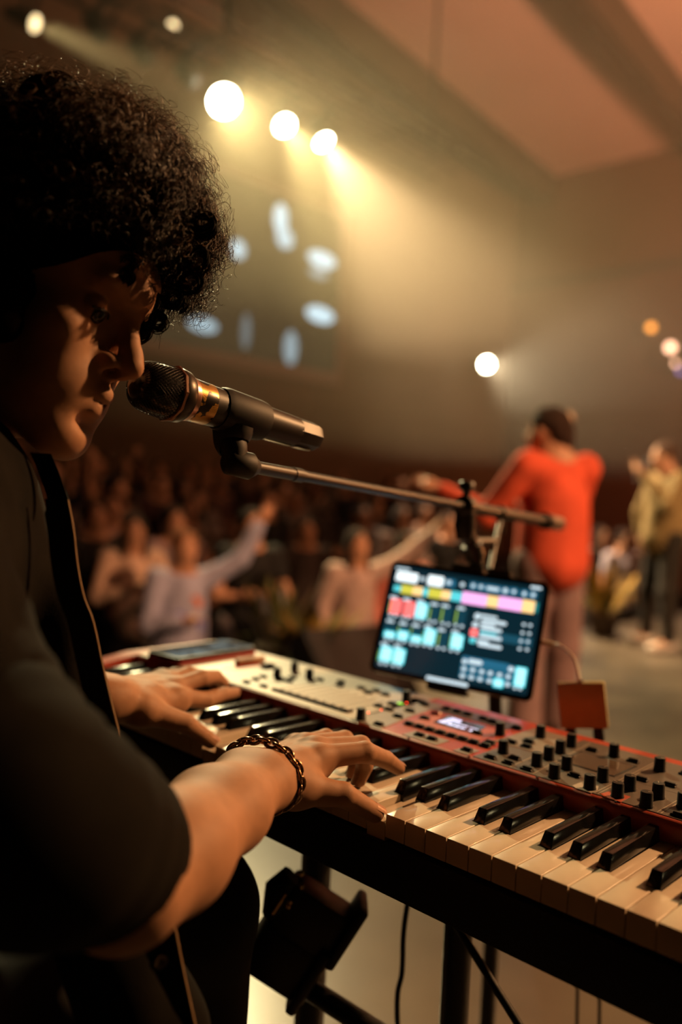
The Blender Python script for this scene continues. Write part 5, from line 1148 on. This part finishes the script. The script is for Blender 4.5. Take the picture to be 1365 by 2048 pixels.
# --- crowd: ten poses, copied with their own clothes
POSES = {
 'stand': figure(0.018, {}, 'short', 0.3), 'stand_long': figure(0.018, {'wrL': (-.20, .16, .95)}, 'long', 0.95),
 'clap': figure(0.018, {'elL': (-.25, .10, 1.12), 'elR': (.25, .10, 1.12), 'wrL': (-.05, .30, 1.20), 'wrR': (.05, .30, 1.20)}, 'long', 0.9, 1.05),
 'clap_short': figure(0.018, {'elL': (-.25, .08, 1.12), 'elR': (.25, .08, 1.12), 'wrL': (-.05, .28, 1.24), 'wrR': (.05, .28, 1.24)}, 'short', 0.3),
 'raise_left': figure(0.018, {'elL': (-.36, .10, 1.52), 'wrL': (-.46, .16, 1.76), 'elR': (.24, .08, 1.10), 'wrR': (.08, .24, 1.14)}, 'tied', 0.95, 1.15),
 'raise_right': figure(0.018, {'elR': (.30, .08, 1.56), 'wrR': (.32, .12, 1.82), 'wrL': (-.20, .12, .90)}, 'short', 0.3),
 'raise_both': figure(0.018, {'elL': (-.30, .12, 1.52), 'wrL': (-.30, .16, 1.78), 'elR': (.30, .12, 1.52), 'wrR': (.30, .16, 1.78)}, 'long', 0.3),
 'reach': figure(0.018, {'elL': (-.40, .06, 1.52), 'wrL': (-.60, .08, 1.70), 'wrR': (.26, .06, .86), 'elR': (.24, -.02, 1.12)}, 'long', 0.97, 1.08),
 'fold': figure(0.018, {'elL': (-.25, .08, 1.12), 'elR': (.25, .08, 1.12), 'wrL': (.02, .22, 1.14), 'wrR': (-.02, .22, 1.10)}, 'short', 0.3, 1.1),
}
def floor_z(X): return -0.75 if X > -4.3 else -0.75 + (-4.3 - X) / 6.7 * 0.57
def crowd_at(x, d, pose, label, group, cols, scale=1.0, turn=0.0, **kw):
    p = px(x, 1000, d); return place(POSES[pose], (p[0], p[1], floor_z(p[0])), look_ang(0.93, -0.37) + turn, scale, label, group, cols, **kw)
FR_ = 'crowd in the front rows'
p1 = crowd_at(372, 5.35, 'raise_left', 'crowd member in grey-blue sweatshirt with one sleeve raised high', FR_, ((0.34, 0.34, 0.46), (0.16, 0.15, 0.17)), 0.97, turn=0.1, hairc=(0.16, 0.06, 0.02))
for sx, sz, r_, c_ in ((-.03, 1.24, .050, (.55, .14, .03)), (.05, 1.12, .075, (.16, .19, .50)), (-.06, 1.10, .05, (.16, .19, .50))):
    pr = link('shirt_print', lathe_mesh('shirt_print', [(0, -.012), (r_ * .8, -.010), (r_, 0), (r_ * .8, .006), (0, .008)], 16), cloth(c_), p1, loc=(sx, .158, sz), rot=(-math.pi / 2, 0, 0))
crowd_at(270, 6.0, 'clap', 'crowd member with long dark hair clapping in a cream top', FR_, ((0.52, 0.34, 0.24), (0.02, 0.018, 0.018)), 0.98)
crowd_at(505, 6.1, 'fold', 'crowd member in black shirt and pale grey trousers with folded arms', FR_, ((0.012, 0.011, 0.010), (0.22, 0.18, 0.18)), 1.05)
crowd_at(718, 6.2, 'reach', 'crowd member in white cardigan reaching one arm up and out', FR_, ((0.42, 0.30, 0.26), (0.03, 0.025, 0.025)), 0.98)
crowd_at(815, 6.6, 'stand_long', 'crowd member in a salmon pink top behind the tablet', FR_, ((0.52, 0.15, 0.11), (0.03, 0.025, 0.025)), 0.97)
crowd_at(225, 7.1, 'stand', 'crowd member in a pale pink shirt behind the clapping one', FR_, ((0.48, 0.28, 0.22), (0.03, 0.025, 0.025)), 1.0)
crowd_at(352, 6.6, 'stand', 'crowd member with pale shirt just behind the raised sleeve', FR_, ((0.30, 0.20, 0.19), (0.03, 0.025, 0.025)), 1.0)
crowd_at(195, 6.4, 'raise_right', 'crowd member in dark top raising a bare arm at the left', FR_, ((0.03, 0.026, 0.022), (0.02, 0.02, 0.02)), 1.0)
crowd_at(1250, 9.3, 'stand', 'crowd member in a white shirt beyond the singers', FR_, ((0.60, 0.52, 0.58), (0.05, 0.035, 0.02)), 0.98)
crowd_at(1205, 9.8, 'stand_long', 'crowd member in dark clothes beside the white shirt', FR_, ((0.05, 0.035, 0.025), (0.03, 0.02, 0.015)), 0.98)
rg = np.random.default_rng(21)
DARK = [((0.012, 0.011, 0.010), 'black'), ((0.03, 0.026, 0.022), 'charcoal'), ((0.05, 0.035, 0.030), 'dark brown'), ((0.02, 0.02, 0.026), 'navy'), ((0.10, 0.07, 0.055), 'brown'), ((0.07, 0.03, 0.025), 'maroon'), ((0.16, 0.11, 0.09), 'tan')]
ORD = ['first', 'second', 'third', 'fourth', 'fifth', 'sixth', 'seventh', 'eighth', 'ninth', 'tenth', 'eleventh', 'twelfth', 'thirteenth', 'fourteenth', 'fifteenth', 'sixteenth']
PHR = {'stand': 'standing still', 'stand_long': 'with long hair', 'clap': 'clapping with long hair', 'clap_short': 'clapping with short hair', 'raise_right': 'raising one arm', 'raise_both': 'raising both arms', 'fold': 'with folded arms', 'raise_left': 'with one sleeve raised'}
for i, X in enumerate(np.arange(-5.0, -10.6, -0.78)):
    dx = CAM_C[0] - X; y0 = CAM_C[1] + dx / math.tan(math.radians(64.5)); y1 = CAM_C[1] + dx / math.tan(math.radians(35.5)); n_in = 0
    for Y in np.arange(y0, y1, 0.78 if i < 4 else 0.88):
        xx, yy = X + rg.uniform(-.22, .22), Y + rg.uniform(-.22, .22)
        if any(math.hypot(xx - a, yy - b) < 0.62 for a, b in SPOTS): continue
        w = rg.choice(list(PHR), p=[.22, .16, .14, .14, .10, .06, .12, .06])
        sk = 'skin3' if rg.random() < .35 else 'skin2'; c1 = DARK[rg.integers(len(DARK))]; c2 = DARK[rg.integers(4)]; n_in += 1
        place(POSES[w], (xx, yy, floor_z(xx)), look_ang(0.93, -0.37) + rg.uniform(-.35, .35), rg.uniform(.94, 1.06),
              'crowd member %s in %s top, %s dark row, %s from left' % (PHR[w], c1[1], ORD[i], ORD[n_in - 1]), 'crowd in the dark rows', (c1[0], c2[0]), skin=sk)
# ---------------------------------------------------------------- keyboard stand, monitor, plants
ks = empty('keyboard_stand', (-0.05, 0.17, 0.0)); tag(ks, 'black metal keyboard stand with clamped brackets under the keyboard', 'stand')
M['bolt'] = new_mat('brass_bolt', (0.65, 0.45, 0.20), 0.25, metal=1.0)
zt = KZ - 0.0755
for u in (-0.255, -0.030, 0.46):
    part('leg', tube_mesh('leg', [(u, 0.17, zt - 0.03), (u, 0.17, 0.02)], 0.016 if u != -0.255 else 0.020, 12), M['black_metal'], ks)
for u in (-0.47, -0.255, -0.030, 0.46):
    part('support_arm', box_mesh('support_arm', (u - 0.018, 0.11, zt - 0.032), (u + 0.018, 0.33, zt), 0.003), M['black_metal'], ks)
part('cross_bar', box_mesh('cross_bar', (-0.50, 0.155, zt - 0.060), (0.50, 0.185, zt - 0.030), 0.003), M['black_metal'], ks)
part('foot_bar', tube_mesh('foot_bar', [(-0.30, 0.17, 0.02), (0.50, 0.17, 0.02)], 0.018, 10), M['black_metal'], ks)
for u in (-0.255, 0.46): part('foot', tube_mesh('foot', [(u, -0.05, 0.02), (u, 0.42, 0.02)], 0.018, 10), M['rubber'], ks)
part('brace_rod', tube_mesh('brace_rod', [Vector((-0.035, 0.15, KZ - 0.15)), Vector(px(1045, 2060, 0.86)), Vector(px(1180, 2300, 0.82))], 0.0045, 8), M['black_metal'], ks)
# bracket boxes clamped to the near leg, tilted, with end plates and bolts
def tilted_box(name, c, size, mat, root, ax=None):
    c = Vector(c); a = math.radians(-33)
    bx = Vector(CAM_R * math.cos(a) + CAM_U * math.sin(a)); by = Vector(-CAM_R * math.sin(a) + CAM_U * math.cos(a)); bz = bx.cross(by)
    me = box_mesh(name, tuple(-s / 2 for s in size), tuple(s / 2 for s in size), 0.004)
    me.transform(Matrix(((bx.x, by.x, bz.x, c.x), (bx.y, by.y, bz.y, c.y), (bx.z, by.z, bz.z, c.z), (0, 0, 0, 1)))); return part(name, me, mat, root)
M['bracket'] = new_mat('dark_olive_bracket', (0.022, 0.017, 0.010), 0.4, spec=0.5, vary=0.3, vscale=30)
tilted_box('bracket', px(628, 1838, 0.98), (0.088, 0.062, 0.05), M['bracket'], ks)
tilted_box('bracket', px(572, 1908, 0.98), (0.085, 0.064, 0.05), M['bracket'], ks)
tilted_box('end_plate', px(693, 1858, 0.975), (0.012, 0.078, 0.058), M['black_metal'], ks)
tilted_box('end_plate', px(617, 1945, 0.975), (0.012, 0.080, 0.058), M['black_metal'], ks)
part('clamp', tube_mesh('clamp', [px(585, 1752, 0.97), px(560, 1778, 0.97), px(548, 1830, 0.97)], [0.014, 0.018, 0.014], 10), M['rubber'], ks)
part('brass_rod', tube_mesh('brass_rod', [px(572, 1786, 0.955), px(545, 1826, 0.955)], 0.0032, 8), M['bolt'], ks)
for x, y in ((602, 1747), (603, 1773), (581, 1803), (577, 1812)):
    o = part('bolt', lathe_mesh('bolt', [(0, -.0035), (.003, -.002), (.0035, 0), (.003, .002), (0, .0035)], 10), M['bolt'], ks); o.data.transform(Matrix.Translation(Vector(px(x, y, 0.95))))
part('lower_bar', tube_mesh('lower_bar', [px(575, 1950, 0.99), px(770, 2075, 0.92)], 0.012, 10), M['black_metal'], ks)
sc_c = link('sustain_cable', tube_mesh('sustain_cable', spline([(-0.105, 0.20, zt), px(812, 1830, 0.99), px(805, 1940, 0.99), px(796, 2060, 0.99), (-0.10, 0.22, 0.25), (-0.15, 0.25, 0.006)], 8), 0.0032, 8), M['rubber'])
tag(sc_c, 'thin black cable hanging straight down beneath the keyboard', 'cable')
# floor monitor wedge at the stage edge, with a green light
pw = px(712, 1290, 4.75)
mw_ = empty('stage_monitor', (pw[0], pw[1], 0.0), (0, 0, math.radians(80))); tag(mw_, 'black wedge floor monitor at the stage edge left of the tablet', 'speaker')
V = [(-.30, -.22, 0), (.30, -.22, 0), (.30, .22, 0), (-.30, .22, 0), (-.30, -.22, .10), (.30, -.22, .10), (.30, .10, .42), (-.30, .10, .42), (.30, .22, .36), (-.30, .22, .36)]
link('cabinet', mesh_np('cabinet', V, [(3, 2, 1, 0), (0, 1, 5, 4), (4, 5, 6, 7), (7, 6, 8, 9), (9, 8, 2, 3), (0, 4, 7, 9, 3), (1, 2, 8, 6, 5)], smooth=False), M['rubber'], mw_)
link('grille', mesh_np('grille', [(-.27, -.203, .125), (.27, -.203, .125), (.27, .075, .405), (-.27, .075, .405)], [(0, 1, 2, 3)], smooth=False), M['black_metal'], mw_)
M['led_green2'] = new_mat('green_power_light', (0.02, 0.3, 0.02), 0.3, emit=(0.08, 1.0, 0.03), estr=2.5)
gl = link('power_light', lathe_mesh('power_light', [(0, -.012), (.012, 0), (0, .012)], 10), M['led_green2'], mw_); gl.matrix_parent_inverse = Matrix.Identity(4)
gl.location = (0.12, -0.222, 0.05)
# flower arrangements along the stage edge
def plant(loc, label, cols, n_=46, h_=0.55, seed=1):
    rg = np.random.default_rng(seed); r = empty('flower_arrangement', loc); tag(r, label, 'plant', 'flower arrangements at the stage edge')
    link('pot', lathe_mesh('pot', [(0, 0), (.11, 0), (.14, .20), (.15, .21), (.13, .21), (.12, .19), (0, .18)], 18), cloth((0.10, 0.07, 0.05)), r)
    for c, share, nm in cols:
        V = []; F = []
        for _ in range(int(n_ * share)):
            a = rg.uniform(0, 6.28); rad = rg.uniform(.03, .34); b0 = np.array([0.3 * rad * math.cos(a), 0.3 * rad * math.sin(a), .18]); t0 = np.array([rad * math.cos(a), rad * math.sin(a), rg.uniform(.22, h_)])
            d = t0 - b0; s = np.cross(d, (0, 0, 1.0)); s = s / (np.linalg.norm(s) + 1e-9) * rg.uniform(.018, .04); m_ = b0 + d * .55 + np.array((0, 0, .05)); o = len(V)
            V += [b0, m_ - s, m_ + s, t0 - s * .6, t0 + s * .6, t0 + d * .12]; F += [(o, o + 1, o + 2), (o + 1, o + 3, o + 4, o + 2), (o + 3, o + 5, o + 4)]
        tag(link(nm, mesh_np(nm, V, F), cloth(c), r), kind='stuff')
GR, YE, WH = (0.10, 0.10, 0.03), (0.42, 0.24, 0.05), (0.55, 0.50, 0.55)
p = px(625, 1340, 4.95); plant((p[0], p[1], 0), 'yellow and green flower arrangement left of the floor monitor', ((GR, .5, 'foliage'), (YE, .4, 'blooms')), 90, .50, 3)
p = px(556, 1340, 5.25); plant((p[0], p[1], 0), 'flower arrangement with a white bloom beside the yellow one', ((GR, .5, 'foliage'), (WH, .18, 'blooms')), 70, .58, 4)
p = px(1205, 1290, 7.6); plant((p[0], p[1], 0), 'yellow flower arrangement between the two singers', ((GR, .4, 'foliage'), (YE, .5, 'blooms')), 90, .62, 5)
for mm in bpy.data.materials: mm.cycles.emission_sampling = 'NONE'      # the glowing panels are small; only the lamps are sampled
